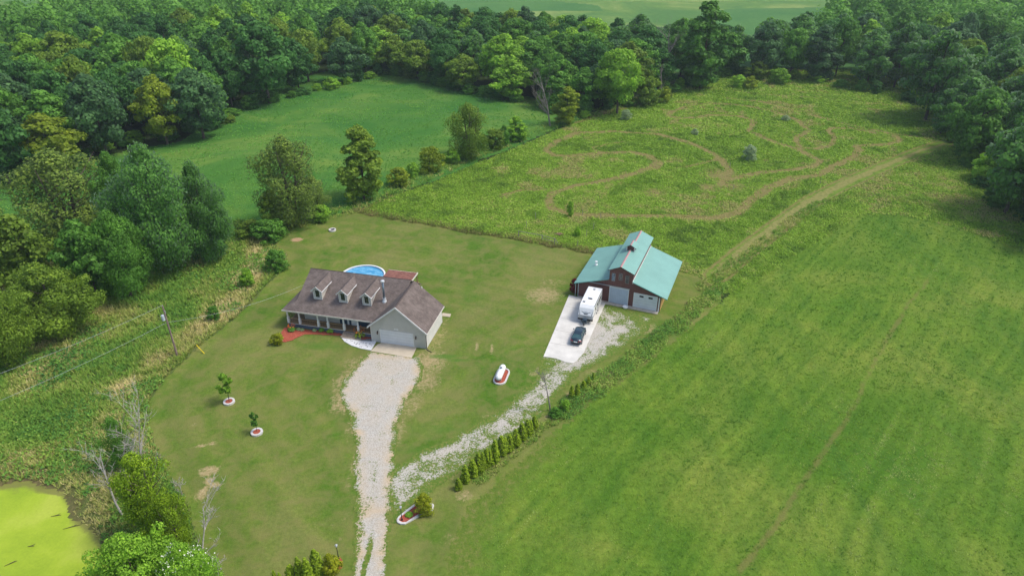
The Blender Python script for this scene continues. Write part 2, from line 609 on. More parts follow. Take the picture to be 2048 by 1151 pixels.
def leaves_np(P, N, S, T, aspect=1.0, rng=RNG):
    """quads centred at P with normals N, half-size S, tint T"""
    n = len(P)
    N = N / (np.linalg.norm(N, axis=1, keepdims=True) + 1e-9)
    a = rng.normal(size=(n, 3))
    U = np.cross(N, a)
    U /= np.linalg.norm(U, axis=1, keepdims=True) + 1e-9
    W = np.cross(N, U)
    S = S[:, None]
    k = rng.uniform(0.75, 1.25, (n, 4, 1))
    V = np.stack([P - U * S * k[:, 0] - W * S * 0.25 * aspect, P - W * S * aspect * k[:, 1] + U * S * .2, P + U * S * k[:, 2] + W * S * .25 * aspect, P + W * S * aspect * k[:, 3] - U * S * .2], 1).reshape(-1, 3)
    F = np.arange(n * 4).reshape(n, 4)
    return V, F, np.repeat(T, 4)


def tufts(name, poly, dens, hfun, wid, nleaf, mat, tfun, keep=None, style='blade', ref=120.0, label=None, cat=None, rng=RNG, spread=0.5, zfun=None):
    """scatter of grass or weed clumps; density falls and size grows with distance from the lookout"""
    poly = np.asarray(poly, float)
    x0, y0 = poly.min(0)
    x1, y1 = poly.max(0)
    n = int((x1 - x0) * (y1 - y0) * dens)
    x = rng.uniform(x0, x1, n)
    y = rng.uniform(y0, y1, n)
    d = np.sqrt(x * x + y * y + CAM_H ** 2)
    f = np.clip(d / ref, 0.6, 2.2)
    ok = inside(x, y, poly) & (rng.random(n) < 1 / f ** 2 * 0.5 * (1 + (f > 0)))
    # only what the frame or a step aside could see
    zc = y * cos(PITCH) + CAM_H * sin(PITCH)
    ok &= (np.abs(x) / zc < 0.86) & (y > 34)
    if keep is not None:
        ok &= keep(x, y)
    x, y, f = x[ok], y[ok], f[ok]
    n = len(x)
    h = hfun(x, y) * f ** 0.5 * rng.uniform(0.6, 1.3, n)
    t = np.clip(tfun(x, y), 0, 1)
    X = np.repeat(x, nleaf)
    Y = np.repeat(y, nleaf)
    Hh = np.repeat(h, nleaf)
    Ff = np.repeat(f, nleaf)
    T = np.clip(np.repeat(t, nleaf) + rng.normal(0, 0.10, n * nleaf), 0, 1)
    m = len(X)
    az = rng.uniform(0, 2 * pi, m)
    rad = rng.random(m) ** 0.6 * spread * Ff
    if style == 'blade':
        bx, by = X + np.cos(az) * rad * 0.5, Y + np.sin(az) * rad * 0.5
        lean = rng.uniform(0.15, 0.9, m) * Hh
        tx, ty = bx + np.cos(az) * lean, by + np.sin(az) * lean
        tz = Hh * rng.uniform(0.5, 1.0, m)
        w = wid * Ff * rng.uniform(0.6, 1.3, m)
        pz = az + pi / 2
        V = np.stack([np.stack([bx - np.cos(pz) * w, by - np.sin(pz) * w, np.zeros(m)], 1),
                      np.stack([bx + np.cos(pz) * w, by + np.sin(pz) * w, np.zeros(m)], 1),
                      np.stack([tx, ty, tz], 1)], 1).reshape(-1, 3)
        F = np.arange(m * 3).reshape(m, 3)
        TT = np.repeat(T, 3)
    else:
        P = np.stack([X + np.cos(az) * rad, Y + np.sin(az) * rad, Hh * (1 - 0.75 * (rad / (spread * Ff)) ** 2) * rng.uniform(0.5, 1.0, m) + 0.05], 1)
        N = rng.normal(0, 0.55, (m, 3)) + np.stack([np.cos(az) * .5, np.sin(az) * .5, np.full(m, 1.0)], 1)
        V, F, TT = leaves_np(P, N, wid * Ff * rng.uniform(0.6, 1.35, m), T, 0.75, rng)
    if zfun is not None:
        V = V + np.stack([np.zeros(len(V)), np.zeros(len(V)), np.repeat(np.repeat(zfun(x, y), nleaf), 3 if style == 'blade' else 4)], 1)
    o = np_mesh(name, V, F, mat, {'tint': TT})
    return tag(o, label, cat, None, 'stuff')


# outlines surveyed from the photograph (pixels -> metres)
LAWN = GP([(545, 492), (560, 470), (600, 440), (712, 422), (900, 452), (1160, 498), (1200, 505), (1405, 552), (1450, 575), (1440, 610), (1365, 690),
           (1250, 785), (1140, 860), (1070, 915), (1000, 975), (960, 1010), (950, 1060), (930, 1120), (910, 1230), (900, 2000), (300, 2000), (470, 1230), (440, 1151), (400, 1085), (372, 1000), (325, 930),
           (297, 850), (300, 800), (335, 752), (395, 695), (480, 628), (530, 575), (570, 530), (572, 508)])
PAST = GP([(-260, 520), (-200, 400), (0, 350), (200, 310), (360, 285), (440, 215), (560, 165), (750, 120), (900, 160), (1150, 215), (1180, 232), (1135, 252), (1060, 280),
           (960, 322), (860, 365), (780, 390), (720, 418), (600, 442), (500, 470), (480, 470), (300, 560), (0, 520)])
MEAD = GP([(712, 424), (900, 455), (1160, 500), (1200, 507), (1400, 552), (1425, 585), (1470, 590), (1640, 480), (1720, 430), (1800, 430), (1900, 452), (2048, 500), (2250, 590),
           (2300, 420), (2050, 350), (1960, 250), (1850, 170), (1700, 140), (1450, 140), (1340, 175), (1180, 232), (1060, 285), (960, 325), (860, 368), (780, 392)])
HAY = GP([(1690, 402), (1740, 396), (1850, 412), (1950, 440), (2048, 476), (2300, 560), (2700, 1300), (2700, 2000), (880, 2000), (870, 1300), (905, 1085), (935, 1010), (1000, 962), (1060, 905), (1130, 848), (1230, 775),
          (1350, 682), (1450, 600), (1540, 522), (1620, 455)])
VERGE = GP([(-500, 560), (0, 500), (300, 470), (480, 440), (560, 462), (590, 520), (545, 585), (480, 640), (345, 760), (310, 810), (310, 850), (340, 930), (385, 1000), (420, 1085), (470, 1230), (330, 2000), (-700, 2000)])
POND = GP([(-500, 960), (0, 968), (60, 960), (95, 975), (125, 985), (142, 1010), (150, 1040), (180, 1062), (200, 1085), (222, 1120), (225, 1160), (240, 1300), (100, 1700), (-700, 1700)])
PATH = GP([(1422, 545), (1482, 495), (1553, 441), (1612, 399), (1662, 373), (1722, 346), (1782, 321), (1840, 299), (1890, 285),
           (1892, 288), (1844, 304), (1787, 328), (1732, 353), (1676, 380), (1630, 406), (1575, 447), (1505, 502), (1442, 557)])
PATHC = GP([(1433, 551), (1495, 498), (1565, 445), (1622, 403), (1670, 377), (1728, 350), (1785, 325), (1842, 302), (1891, 286)])
DRIVE = GP([(736, 702), (838, 712), (846, 730), (840, 762), (815, 798), (798, 830), (792, 870), (790, 905), (788, 960), (780, 1020), (775, 1075), (772, 1151), (778, 1230), (790, 2000), (700, 2000), (706, 1230),
            (708, 1151), (712, 1060), (712, 1000), (708, 940), (710, 880), (704, 835), (685, 805), (678, 785), (686, 762), (706, 740), (722, 722)])
DRIVE2 = GP([(1195, 606), (1308, 632), (1300, 660), (1252, 692), (1215, 718), (1150, 752), (1112, 795), (1072, 846), (1012, 884), (950, 920), (892, 962), (830, 1004), (785, 1045),
             (772, 950), (835, 905), (895, 880), (955, 848), (1015, 808), (1060, 768), (1078, 735), (1082, 708), (1140, 640)])
DRIVE2C = GP([(1255, 645), (1215, 670), (1180, 700), (1110, 762), (1060, 800), (1000, 842), (930, 880), (860, 915), (790, 945), (770, 1000)])
TRACKS = [GP(t) for t in (
    [(1108, 312), (1095, 300), (1110, 282), (1150, 268), (1230, 262), (1320, 268), (1370, 283), (1410, 300), (1445, 325), (1455, 340), (1450, 370)],
    [(1108, 312), (1150, 314), (1200, 306), (1260, 305), (1300, 312), (1318, 325), (1310, 338), (1270, 350), (1215, 362), (1150, 372), (1105, 385), (1093, 402), (1105, 418), (1150, 428), (1230, 432), (1330, 435), (1430, 432), (1470, 425), (1500, 400), (1540, 372), (1580, 358), (1640, 352)],
    [(1335, 232), (1345, 222), (1390, 210), (1440, 207), (1500, 213), (1560, 225), (1598, 240), (1612, 260), (1590, 282), (1600, 295), (1635, 297), (1662, 290), (1668, 275), (1652, 262), (1660, 256), (1700, 256), (1750, 268)],
    [(1335, 232), (1370, 238), (1420, 230), (1480, 232), (1505, 242), (1498, 262), (1530, 278), (1570, 292), (1600, 300), (1635, 322), (1625, 332), (1580, 342), (1520, 348), (1460, 358)],
    [(1640, 352), (1660, 335), (1700, 318), (1715, 300), (1710, 292), (1755, 290), (1790, 284), (1785, 270), (1750, 262)],
    [(1450, 195), (1530, 205), (1600, 222), (1680, 245), (1760, 265), (1850, 275)],
    [(1420, 178), (1560, 190), (1700, 202), (1780, 210)],
    [(712, 420), (800, 380), (900, 335), (1000, 295), (1100, 258), (1220, 222), (1340, 188)],
    [(1200, 306), (1180, 296), (1240, 285)], [(1350, 335), (1420, 322), (1460, 318)],
    [(1010, 388), (1040, 380), (1100, 376)],
)]
TRACKW = [1.3, 1.3, 1.1, 1.3, 1.3, 0.9, 0.7, 1.6, 0.6, 0.6, 0.6]
EDGE_T = GP([(1480, 528), (1560, 465), (1640, 408), (1690, 396), (1760, 392), (1850, 408), (1950, 434), (2060, 476), (2250, 555)])
WEEDY = [(1440, 350, 7, 4), (1460, 372, 5, 2), (1415, 375, 4, 2), (1310, 385, 4, 3), (1010, 392, 2, 1)]


def track_mask(x, y):
    wx = x + (fbm(x, y, 9, 31) - 0.5) * 3
    wy = y + (fbm(x, y, 9, 37) - 0.5) * 3
    t = np.zeros(np.shape(x))
    for L, w in zip(TRACKS, TRACKW):
        t = np.maximum(t, np.clip(1.5 - dline(wx, wy, L) / w * 1.08, 0, 1))
    t = np.maximum(t, .85 * np.exp(-((dline(x, y, PATHC) - 2.2) / .5) ** 2))
    t = np.maximum(t, .62 * np.exp(-(dline(x, y, EDGE_T) / .8) ** 2))
    for px, py, r, _ in WEEDY:
        gx, gy = G(px, py)
        t = np.maximum(t, 0.75 * np.exp(-((x - gx) ** 2 + (y - gy) ** 2) / (r * r)))
    return t


DRY = [  # px, py, radius along x, along y (metres), strength
    (1088, 590, 3.6, 3.0, .85), (1105, 565, 3.0, 2.2, .45), (1140, 545, 3.5, 3.0, .3), (868, 672, 2.3, 5.0, .62), (880, 640, 2.0, 4.5, .42), (858, 722, 3.0, 3.4, .9), (836, 735, 2.0, 3.5, .95),
    (850, 762, 2.4, 3.0, .75), (822, 805, 2.0, 3.5, .55), (700, 765, 2.6, 3.6, .9), (688, 800, 2.0, 3.0, .9), (716, 728, 2.4, 2.2, .7), (704, 850, 1.0, 4.0, .5), (708, 930, .8, 5.0, .5), (800, 860, 1.0, 3, .6), (990, 830, 3, 1.2, .4), (1085, 745, 2.5, 1.5, .6), (1205, 745, 2.5, 1, .7), (1150, 790, 2.5, 1, .6), (1090, 835, 2, 1, .5), (953, 693, .35, 1.3, .95), (984, 697, .35, 1.5, .95),
    (593, 479, 1.3, .9, 1.3), (890, 570, 6, 4, .18), (930, 660, 6, 6, .22), (980, 640, 5, 6, .18), (1060, 640, 4, 6, .25), (600, 720, 6, 4, .18), (560, 790, 6, 5, .16),
    (420, 940, 1.3, .8, 1.2), (412, 945, .8, .6, 1.3), (418, 962, .6, .8, 1.3), (428, 968, 1.0, .5, 1.2), (404, 985, .6, 1.2, 1.2), (408, 990, .4, .9, 1.0), (402, 891, .8, .3, 1.2), (425, 886, .6, .3, 1.2),
    (388, 848, .4, .3, 1.0), (830, 1110, 7, 5, .22), (930, 990, 1.3, 1.0, .75), (910, 1075, 3, 2, .35), (600, 1100, 8, 5, .2), (470, 1000, 6, 5, .12), (900, 950, 3, 2, .35), (860, 1050, 3, 2, .25), (640, 1050, 5, 4, .25),
    (1010, 540, 8, 5, .14), (1240, 745, 6, 1.0, .25), (702, 1000, .8, 14, .3), (795, 850, 1.0, 5, .35), (1290, 655, 2.5, 2.0, .8)]


def dry_mask(x, y):
    t = np.zeros(np.shape(x))
    for px, py, rx, ry, s in DRY:
        gx, gy = G(px, py)
        t = np.maximum(t, s * np.exp(-(((x - gx) / rx) ** 2 + ((y - gy) / ry) ** 2) ** 1.3 * 0.9))
    return t


LUSH = [(890, 712, 3.2, .8, 1.0), (915, 720, 2.6, .6, .9), (940, 590, 6, 8, .6), (640, 690, 8, 2.2, .7), (880, 860, 9, 4, .6), (660, 880, 3, 9, .45), (1020, 700, 3, 8, .5), (1100, 520, 8, 3, .5), (600, 640, 2, 2, .4), (740, 900, 8, 3, .2), (540, 860, 4, 3, .5), (1040, 790, 5, 4, .5), (1330, 660, 4, 8, .6), (560, 1020, 9, 8, .35), (395, 780, 5, 9, .3), (860, 900, 9, 2, .6)]


def lush_mask(x, y):
    t = np.zeros(np.shape(x))
    for px, py, rx, ry, s in LUSH:
        gx, gy = G(px, py)
        t = np.maximum(t, s * np.exp(-(((x - gx) / rx) ** 2 + ((y - gy) / ry) ** 2)))
    return t


sheet('ground', [(-700, -40), (700, -40), (700, 900), (-700, 900)], 20, -0.08, M['base'], 0)
far = sheet('ground_beyond', [(-3500, 650), (3500, 650), (3500, 5200), (-3500, 5200)], 200, -0.12, M['farfield'], 0)


def p_relief(x, y):
    s = np.clip(sdist(x, y, PAST) / 14, 0, 1)
    s = s * s * (3 - 2 * s)
    gx, gy = G(800, 260)
    r = 2.2 * np.exp(-(((x - gx) * .9 + (y - gy) * .45) / 48) ** 2 - (((y - gy) * .9 - (x - gx) * .35) / 16) ** 2)
    gx, gy = G(560, 330)
    r = r + 1.0 * np.exp(-((x - gx) / 30) ** 2 - ((y - gy) / 9) ** 2)
    return s * (r + 0.5 * fbm(x, y, 30, 5))


sheet('pasture', PAST, 1.0, -0.03, M['pasture'], 2.0, 8, relief=p_relief)
sheet('verge', VERGE, 0.5, -0.02, M['verge'], 0.5, 4,
      attrs={'mud': lambda x, y: np.clip(.72 - np.abs(sdist(x, y, POND)) / 5.0, 0, 1) * (y < G(0, 850)[1]) + 0.85 * np.exp(-((x - G(70, 900)[0]) / 6) ** 2 - ((y - G(70, 900)[1]) / 5) ** 2)})
sheet('lawn', LAWN, 0.4, 0.0, M['lawn'], 0.5, 2.5, attrs={'dry': dry_mask, 'lush': lush_mask, 'mow': lambda x, y: .6 * vn(sdist(x, y, LAWN) + fbm(x, y, 12, 301) * 1.5, 0 * x + .5, 1.5, 303) + .4 * vn(sdist(x, y, LAWN), x * .1, .7, 305)})
sheet('meadow', MEAD, 0.7, 0.01, M['meadow'], 0.7, 3, attrs={'track': track_mask}, relief=lambda x, y: 0.0 * x)
sheet('path', PATH, 0.5, 0.03, M['path'], 0.5, 3)
RUT = GP([(1480, 1140), (1560, 1040), (1640, 920), (1700, 820), (1745, 730), (1800, 640), (1850, 560)])
_ra, _rb = RUT[0], RUT[-1]
RDIR = (_rb - _ra) / np.linalg.norm(_rb - _ra)


def hay_fade(x, y):
    L = GP([(1060, 880), (960, 965), (920, 1010), (900, 1085), (870, 1300)])
    return np.clip(1.15 - dline(x, y, L) / 6.0, 0, 1)


def rows(x, y):
    c = x * RDIR[1] - y * RDIR[0] + (fbm(x, y, 40, 201) - .5) * 6
    l = x * RDIR[0] + y * RDIR[1]
    return .40 * vn(c, l * .04, .9, 203) + .18 * vn(c, l * .03, 3.0, 205) + .42 * vn(c, l * .06, .5, 207)


sheet('hayfield', HAY, 0.5, 0.02, M['hay'], 0.5, 3, attrs={'row': rows, 'fade': hay_fade, 'track': lambda x, y: np.clip(1.0 - dline(x + (fbm(x, y, 7, 41) - .5) * 1.5, y, RUT) / 0.5 * 0.6, 0, 1) * (.4 + fbm(x, y, 12, 44)) * (1 if True else 0)})
sheet('pond', POND, 0.4, 0.005, M['pond'], 0.9, 2.5, attrs={'shore': lambda x, y: np.clip(.85 - sdist(x, y, POND) / 1.5, 0, 1) + (y > G(0, 990)[1]) * .45})


def cover1(x, y):
    s = sdist(x, y, DRIVE)
    c = np.clip(0.08 + s * 0.85, -0.8, 1.1)
    # grass strip between the ruts near the lane end
    gx = G(738, 1100)[0]
    c = c + .35 * (y < G(0, 1030)[1]) * (s > .1)
    c = c - 1.7 * np.exp(-((x - gx) / 0.33) ** 2) * np.clip((G(0, 1040)[1] - y) / 3, 0, 1)
    c = c - 0.45 * np.exp(-((x - G(745, 980)[0]) / 0.5) ** 2) * np.clip((G(0, 900)[1] - y) / 8, 0, 1)
    return c


def warm1(x, y):
    w = 0.22 + 0.85 * np.clip(1.15 - sdist(x, y, DRIVE) / 1.5, 0, 1)
    w = np.maximum(w, np.exp(-((y - G(0, 1050)[1]) / 3.5) ** 2))
    return w


sheet('driveway', DRIVE, 0.3, 0.045, M['gravel'], 0.5, 1.5, attrs={'cover': cover1, 'warm': warm1})


def cover2(x, y):
    s = sdist(x, y, DRIVE2)
    c = np.clip(-0.35 + s * 0.55, -0.9, 0.40)
    c = c + 0.26 * np.exp(-(dline(x, y, DRIVE2C) / 1.3) ** 2)
    gx, gy = G(1180, 655)
    c = c + 0.55 * np.exp(-((x - gx) / 3.2) ** 2 - ((y - gy) / 5) ** 2)
    gx, gy = G(1262, 640)
    c = c - 0.30 * np.exp(-((x - gx) / 3.0) ** 2 - ((y - gy) / 3) ** 2)
    gx, gy = G(1120, 735)
    c = c - 0.25 * np.exp(-((x - gx) / 4.5) ** 2 - ((y - gy) / 1.8) ** 2)
    return c


sheet('gravel_track', DRIVE2, 0.3, 0.04, M['gravel'], 0.6, 2, attrs={'cover': cover2, 'warm': lambda x, y: 0.15 + 0.0 * x})
# far fields beyond the woods
sheet('far_meadow', GP([(700, 110), (640, 40), (860, 14), (1160, 22), (1480, 14), (1560, 30), (1580, 120), (1440, 150), (1100, 150), (860, 120)]), 4, -0.045, M['farfield'], 3, 30)
sheet('crop_field', GP([(1300, 72), (1430, 22), (1480, 17), (1800, 14), (1800, 150), (1450, 160), (1330, 140)]), 4, -0.02, M['crop'], 1.0, 30)
sheet('crop_field', GP([(500, 40), (500, 8), (1000, -12), (1200, 12), (1210, 22), (1000, 22), (960, 46), (860, 40)]), 4, -0.015, M['crop'], 1.0, 30)
sheet('far_meadow', [(-690, 420), (690, 420), (3000, 900), (3000, 5000), (-3000, 5000), (-3000, 900)], 30, -0.065, M['farfield'], 4, 60)
sheet('crop_field', GP([(-60, 88), (40, 72), (120, 66), (130, 40), (60, 36), (-60, 38)]), 4, -0.02, M['crop'], 1, 20)

# ------------------------------------------------------------------ ground cover (stuff)
PADPOLY = GP([(1087, 712), (1145, 727), (1160, 722), (1214, 608), (1140, 590)])
BARNFP = GP([(1140, 480), (1380, 520), (1330, 632), (1150, 600)])


def meadow_keep(x, y):
    t = track_mask(x, y)
    k = RNG.random(x.shape) > np.clip(t * 1.25, 0, 0.93)
    k &= dline(x, y, PATHC) > 2.6
    return k


tufts('meadow_weeds', MEAD, 9.0, lambda x, y: 0.14 + 0.48 * fbm(x, y, 5, 51, 4) ** 1.3, 0.125, 5, M['weed_leaves'],
      lambda x, y: -0.05 + 0.75 * fbm(x, y, 22, 61, 4) + .55 * fbm(x, y, 2.2, 64, 2) - 0.3 * (fbm(x, y, 4.0, 66) > 0.64) + .40 * (fbm(x, y, 9, 68, 4) > .66), meadow_keep, 'leaf', 150,
      'bright green knee high weeds filling the wild meadow', 'weeds', spread=0.55)
tufts('track_grass', MEAD, 1.0, lambda x, y: 0.16 + 0 * x, 0.045, 5, M['edge_grass'],
      lambda x, y: 0.25 + 0.6 * fbm(x, y, 3, 63), lambda x, y: (track_mask(x, y) > 0.45) & (dline(x, y, PATHC) > 1.8), 'blade', 150,
      'brownish short grass along the winding tracks of the meadow', 'grass', spread=0.5)
EDGE_L = GP([(712, 420), (800, 437), (900, 454), (1000, 470), (1100, 487), (1160, 499), (1200, 506)])
EDGE_R = GP([(1400, 551), (1380, 545), (1440, 575), (1425, 552)])
EDGE_P = GP([(1410, 575), (1480, 522), (1560, 465), (1640, 408), (1690, 396), (1760, 392), (1850, 408), (1950, 434), (2060, 476)])
EDGE_F = GP([(600, 445), (700, 420), (800, 377), (900, 331), (1000, 291), (1100, 254), (1220, 218), (1340, 184)])
EDGE_H = GP([(1440, 575), (1400, 610), (1330, 668), (1260, 722), (1190, 775), (1120, 825)])
EDGE_H2 = GP([(1120, 825), (1060, 875), (1000, 925), (950, 958)])
BIG = [(-400, 30), (400, 30), (400, 420), (-400, 420)]


def near_line(L, w, seed=0):
    return lambda x, y: dline(x + (fbm(x, y, 4, 71 + seed) - .5) * 2, y + (fbm(x, y, 4, 77 + seed) - .5) * 2, L) < w


def bbox_of(L, w):
    a, b = L.min(0) - w, L.max(0) + w
    return [(a[0], a[1]), (b[0], a[1]), (b[0], b[1]), (a[0], b[1])]


for L, w, dn, h, lab in ((EDGE_L, 1.1, 14, 0.5, 'brownish tall grass along the wire fence between lawn and meadow'),
                         (EDGE_P, 1.5, 8, 0.45, 'weedy tall grass strip between mown path and hayfield'),
                         (EDGE_F, 2.6, 4, 0.6, 'tall fence row grass between pasture and meadow')):
    tufts('tall_grass', bbox_of(L, w), dn, lambda x, y, h=h: h + 0 * x, 0.05, 7, M['edge_grass' if L is EDGE_L else 'verge_grass'],
          lambda x, y: 0.15 + 0.75 * fbm(x, y, 3, 81), near_line(L, w), 'blade', 130, lab, 'grass', spread=0.4)
tufts('tall_weeds', bbox_of(EDGE_H, 3), 11, lambda x, y: 0.25 + 0.75 * fbm(x, y, 4, 91), 0.09, 10, M['verge_grass'],
      lambda x, y: 0.0 + 0.72 * fbm(x, y, 3, 93), near_line(EDGE_H, 1.5, 3), 'leaf', 100, 'leafy weed strip between barn yard and hayfield', 'weeds', spread=0.5)
tufts('tall_weeds', bbox_of(EDGE_H2, 3), 9, lambda x, y: 0.2 + 0.25 * fbm(x, y, 4, 91), 0.06, 7, M['verge_grass'],
      lambda x, y: 0.3 + 0.6 * fbm(x, y, 3, 93), near_line(EDGE_H2, .8, 3), 'blade', 100, 'dry weedy grass at the foot of the arborvitae row', 'weeds', spread=0.5)
tufts('hay_grass', HAY, 7.5, lambda x, y: 0.09 + 0.14 * fbm(x, y, 2, 101) + 0 * x, 0.055, 5, M['hay_blades'],
      lambda x, y: -0.06 + 0.50 * fbm(x, y, 16, 103, 4) + 0.34 * vn(x, y, .9, 105) + 1.0 * (rows(x, y) - .40) + .30 * np.exp(-((x - 62) / 22) ** 2 - ((y - 62) / 18) ** 2), lambda x, y: (dline(x + (fbm(x, y, 7, 41) - .5) * 1.5, y, RUT) > 0.28 * (fbm(x, y, 9, 43) > .4)) & (RNG.random(x.shape) > hay_fade(x, y) * 1.3), 'blade', 95,  # Gaussian term in the tint paints the field's sunlit patch
      'clumpy green hay grass covering the large field', 'grass', spread=0.35)


tufts('pasture_grass', PAST, 2.0, lambda x, y: .16 + .2 * fbm(x, y, 6, 131), .09, 4, M['pasture_blades'], lambda x, y: .0 + .95 * fbm(x * .35 + y * .12, y * 1.0, 12, 133, 4), lambda x, y: fbm(x, y, 5, 135) > .38, 'blade', 170, 'short uneven grass tufts over the mown pasture', 'grass', spread=.5, zfun=lambda x, y: p_relief(x, y) - .05)


def verge_keep(x, y):
    return (sdist(x, y, POND) < -.3) & (RNG.random(x.shape) < 0.3 + 1.1 * np.clip(-sdist(x, y, POND) / 6, 0, 1)) & (sdist(x, y, LAWN) < -0.2)


tufts('marsh_grass', VERGE, 13, lambda x, y: 0.30 + 0.55 * fbm(x, y, 6, 111), 0.055, 7, M['verge_grass'],
      lambda x, y: -0.02 + 1.15 * fbm(x, y, 7, 113, 4) + .38 * np.exp(-((sdist(x, y, LAWN) + 4) / 2.5) ** 2) * (y > G(0, 800)[1]), verge_keep, 'blade', 100,
      'tall rough green and straw coloured marsh grass beside the lawn', 'grass', spread=0.45)
tufts('marsh_weeds', VERGE, 6, lambda x, y: 0.35 + 0.45 * fbm(x, y, 5, 121), 0.13, 7, M['verge_grass'],
      lambda x, y: 0.0 + 0.62 * fbm(x, y, 5, 123), lambda x, y: verge_keep(x, y) & (fbm(x, y, 8, 125) > 0.52), 'leaf', 100,
      'leafy green weeds growing among the marsh grass', 'weeds', spread=0.6)

# ------------------------------------------------------------------ building materials
def build_mats():
    def siding(key, col, pitch=0.11, vertical=False, depth=0.25, rough=0.6, var=0.06):
        m = NT(key)
        sep = m.n.new('ShaderNodeSeparateXYZ')
        m.L(m.coord(), sep.inputs[0])
        if vertical:
            ax = m.math('ADD', sep.outputs[0], sep.outputs[1])
        else:
            ax = sep.outputs[2]
        fr = m.math('FRACT', m.math('DIVIDE', ax, pitch))
        c0 = m.ramp(m.noise(0.9, 4), [(0.3, sc(col, 1 - var)), (0.7, sc(col, 1 + var))])
        c = m.mix(m.ramp(fr, [(0.0, depth), (0.16, 0.0), (1.0, 0.0)]), c0, sc(col, 0.35))
        return m.bsdf(c, rough, 0, 0.3, m.bump(fr, 0.35, 0.03))
    M['siding'] = siding('grey_siding', (0.50, 0.495, 0.45))
    M['siding_tan'] = siding('beige_siding', (0.54, 0.515, 0.45))
    M['siding_sunlit'] = siding('sunlit_siding', (0.66, 0.65, 0.62))  # house siding lightened to paint sunlight on the garage side
    M['navy'] = siding('navy_siding', (0.042, 0.072, 0.105), 0.25, True)
    M['skirt'] = siding('blue_grey_skirting', (0.095, 0.125, 0.175), 0.3, True)
    M['barnwall'] = siding('brown_metal_siding', (0.155, 0.066, 0.058), 0.42, True, 0.55, 0.5)
    M['slide'] = siding('pale_metal_door', (0.42, 0.50, 0.60), 0.3, True, 0.4, 0.45)
    M['goor'] = siding('white_overhead_door', (0.66, 0.69, 0.70), 0.53, False, 0.35, 0.5)
    M['porchwood'] = siding('porch_boards', (0.26, 0.165, 0.085), 0.16, True, 0.4, 0.7)
    # shingles
    m = NT('brown_shingles')
    br = m.n.new('ShaderNodeTexBrick')
    br.inputs['Scale'].default_value = 1.0
    br.inputs['Brick Width'].default_value = 0.34
    br.inputs['Row Height'].default_value = 0.14
    br.inputs['Mortar Size'].default_value = 0.012
    br.inputs['Color1'].default_value = (0.72, 0.72, 0.72, 1)
    br.inputs['Color2'].default_value = (1.28, 1.28, 1.28, 1)
    br.inputs['Mortar'].default_value = (0.6, 0.6, 0.6, 1)
    m.L(m.coord(), br.inputs[0])
    c = m.ramp(m.noise(0.8, 5, 0.7), [(0.35, (0.122, 0.098, 0.088)), (0.5, (0.155, 0.126, 0.113)), (0.65, (0.190, 0.156, 0.141))])
    c = m.mix(0.55, c, br.outputs[0], 'MULTIPLY')
    c = m.mix(0.6, c, m.ramp(m.noise(9, 3, 0.7), [(0.3, 0.72), (0.7, 1.28)]), 'MULTIPLY')
    M['shingle'] = m.bsdf(c, 0.92, 0, 0.2, m.bump(br.outputs[1], 0.4, 0.02))

    def ribbed(key, col, axis, pitch=0.45):
        m = NT(key)
        sep = m.n.new('ShaderNodeSeparateXYZ')
        m.L(m.coord(), sep.inputs[0])
        fr = m.math('FRACT', m.math('DIVIDE', sep.outputs[axis], pitch))
        rib = m.ramp(fr, [(0.0, 1.0), (0.10, 0.0), (0.9, 0.0), (1.0, 1.0)])
        c0 = m.ramp(m.noise(0.35, 5, 0.65), [(0.3, sc(col, 0.9)), (0.7, sc(col, 1.1))])
        c = m.mix(m.math('MULTIPLY', rib, 0.22), c0, sc(col, 1.6))
        return m.bsdf(c, 0.42, 0.0, 0.5, m.bump(rib, 0.5, 0.03))
    M['greenroof'] = ribbed('green_metal_roof', (0.175, 0.365, 0.315), 1)
    M['white'] = plain('white_trim_paint', (0.72, 0.72, 0.70), 0.5, 0.05)
    M['whitegloss'] = plain('white_gloss_paint', (0.80, 0.81, 0.80), 0.25, 0.03, 2, 0, 0.5, 0.3)
    M['cream'] = plain('cream_trim_paint', (0.60, 0.57, 0.50), 0.6, 0.06)
    M['glass'] = plain('dark_window_glass', (0.018, 0.030, 0.034), 0.08, 0.3, 2, 0, 0.8)
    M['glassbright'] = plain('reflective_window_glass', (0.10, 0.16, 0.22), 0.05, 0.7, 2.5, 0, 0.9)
    M['black'] = plain('black_paint', (0.018, 0.018, 0.02), 0.5)
    M['rubber'] = plain('tyre_rubber', (0.022, 0.022, 0.024), 0.85)
    M['steel'] = plain('galvanised_steel', (0.20, 0.25, 0.29), 0.35, 0.2, 2, 0.6, 0.5)
    M['steelcap'] = plain('bright_steel_cap', (0.66, 0.70, 0.72), 0.35, 0.1, 3, 0.3)
    M['concrete'] = plain('tan_concrete', (0.50, 0.435, 0.335), 0.9, 0.10, 0.8, 0, 0.2, 0, 0.1)
    M['whiteconcrete'] = plain('pale_concrete', (0.60, 0.585, 0.54), 0.9, 0.12, 0.5, 0, 0.2, 0, 0.1)
    M['weathered'] = plain('weathered_wood', (0.28, 0.255, 0.235), 0.85, 0.25, 3)
    M['wood'] = plain('brown_wood', (0.21, 0.125, 0.065), 0.8, 0.25, 3)
    M['polewood'] = plain('pole_wood', (0.24, 0.175, 0.15), 0.9, 0.25, 3)
    M['redcap'] = plain('faded_red_ridge_cap', (0.44, 0.24, 0.24), 0.6, 0.12, 1.5)
    M['redshingle'] = plain('red_brown_canopy', (0.21, 0.095, 0.075), 0.9, 0.3, 2.0, 0, 0.2, 0, 0.2)
    M['stonewhite'] = plain('whitewashed_block', (0.56, 0.545, 0.53), 0.9, 0.14, 5, 0, 0.2, 0, 0.3)
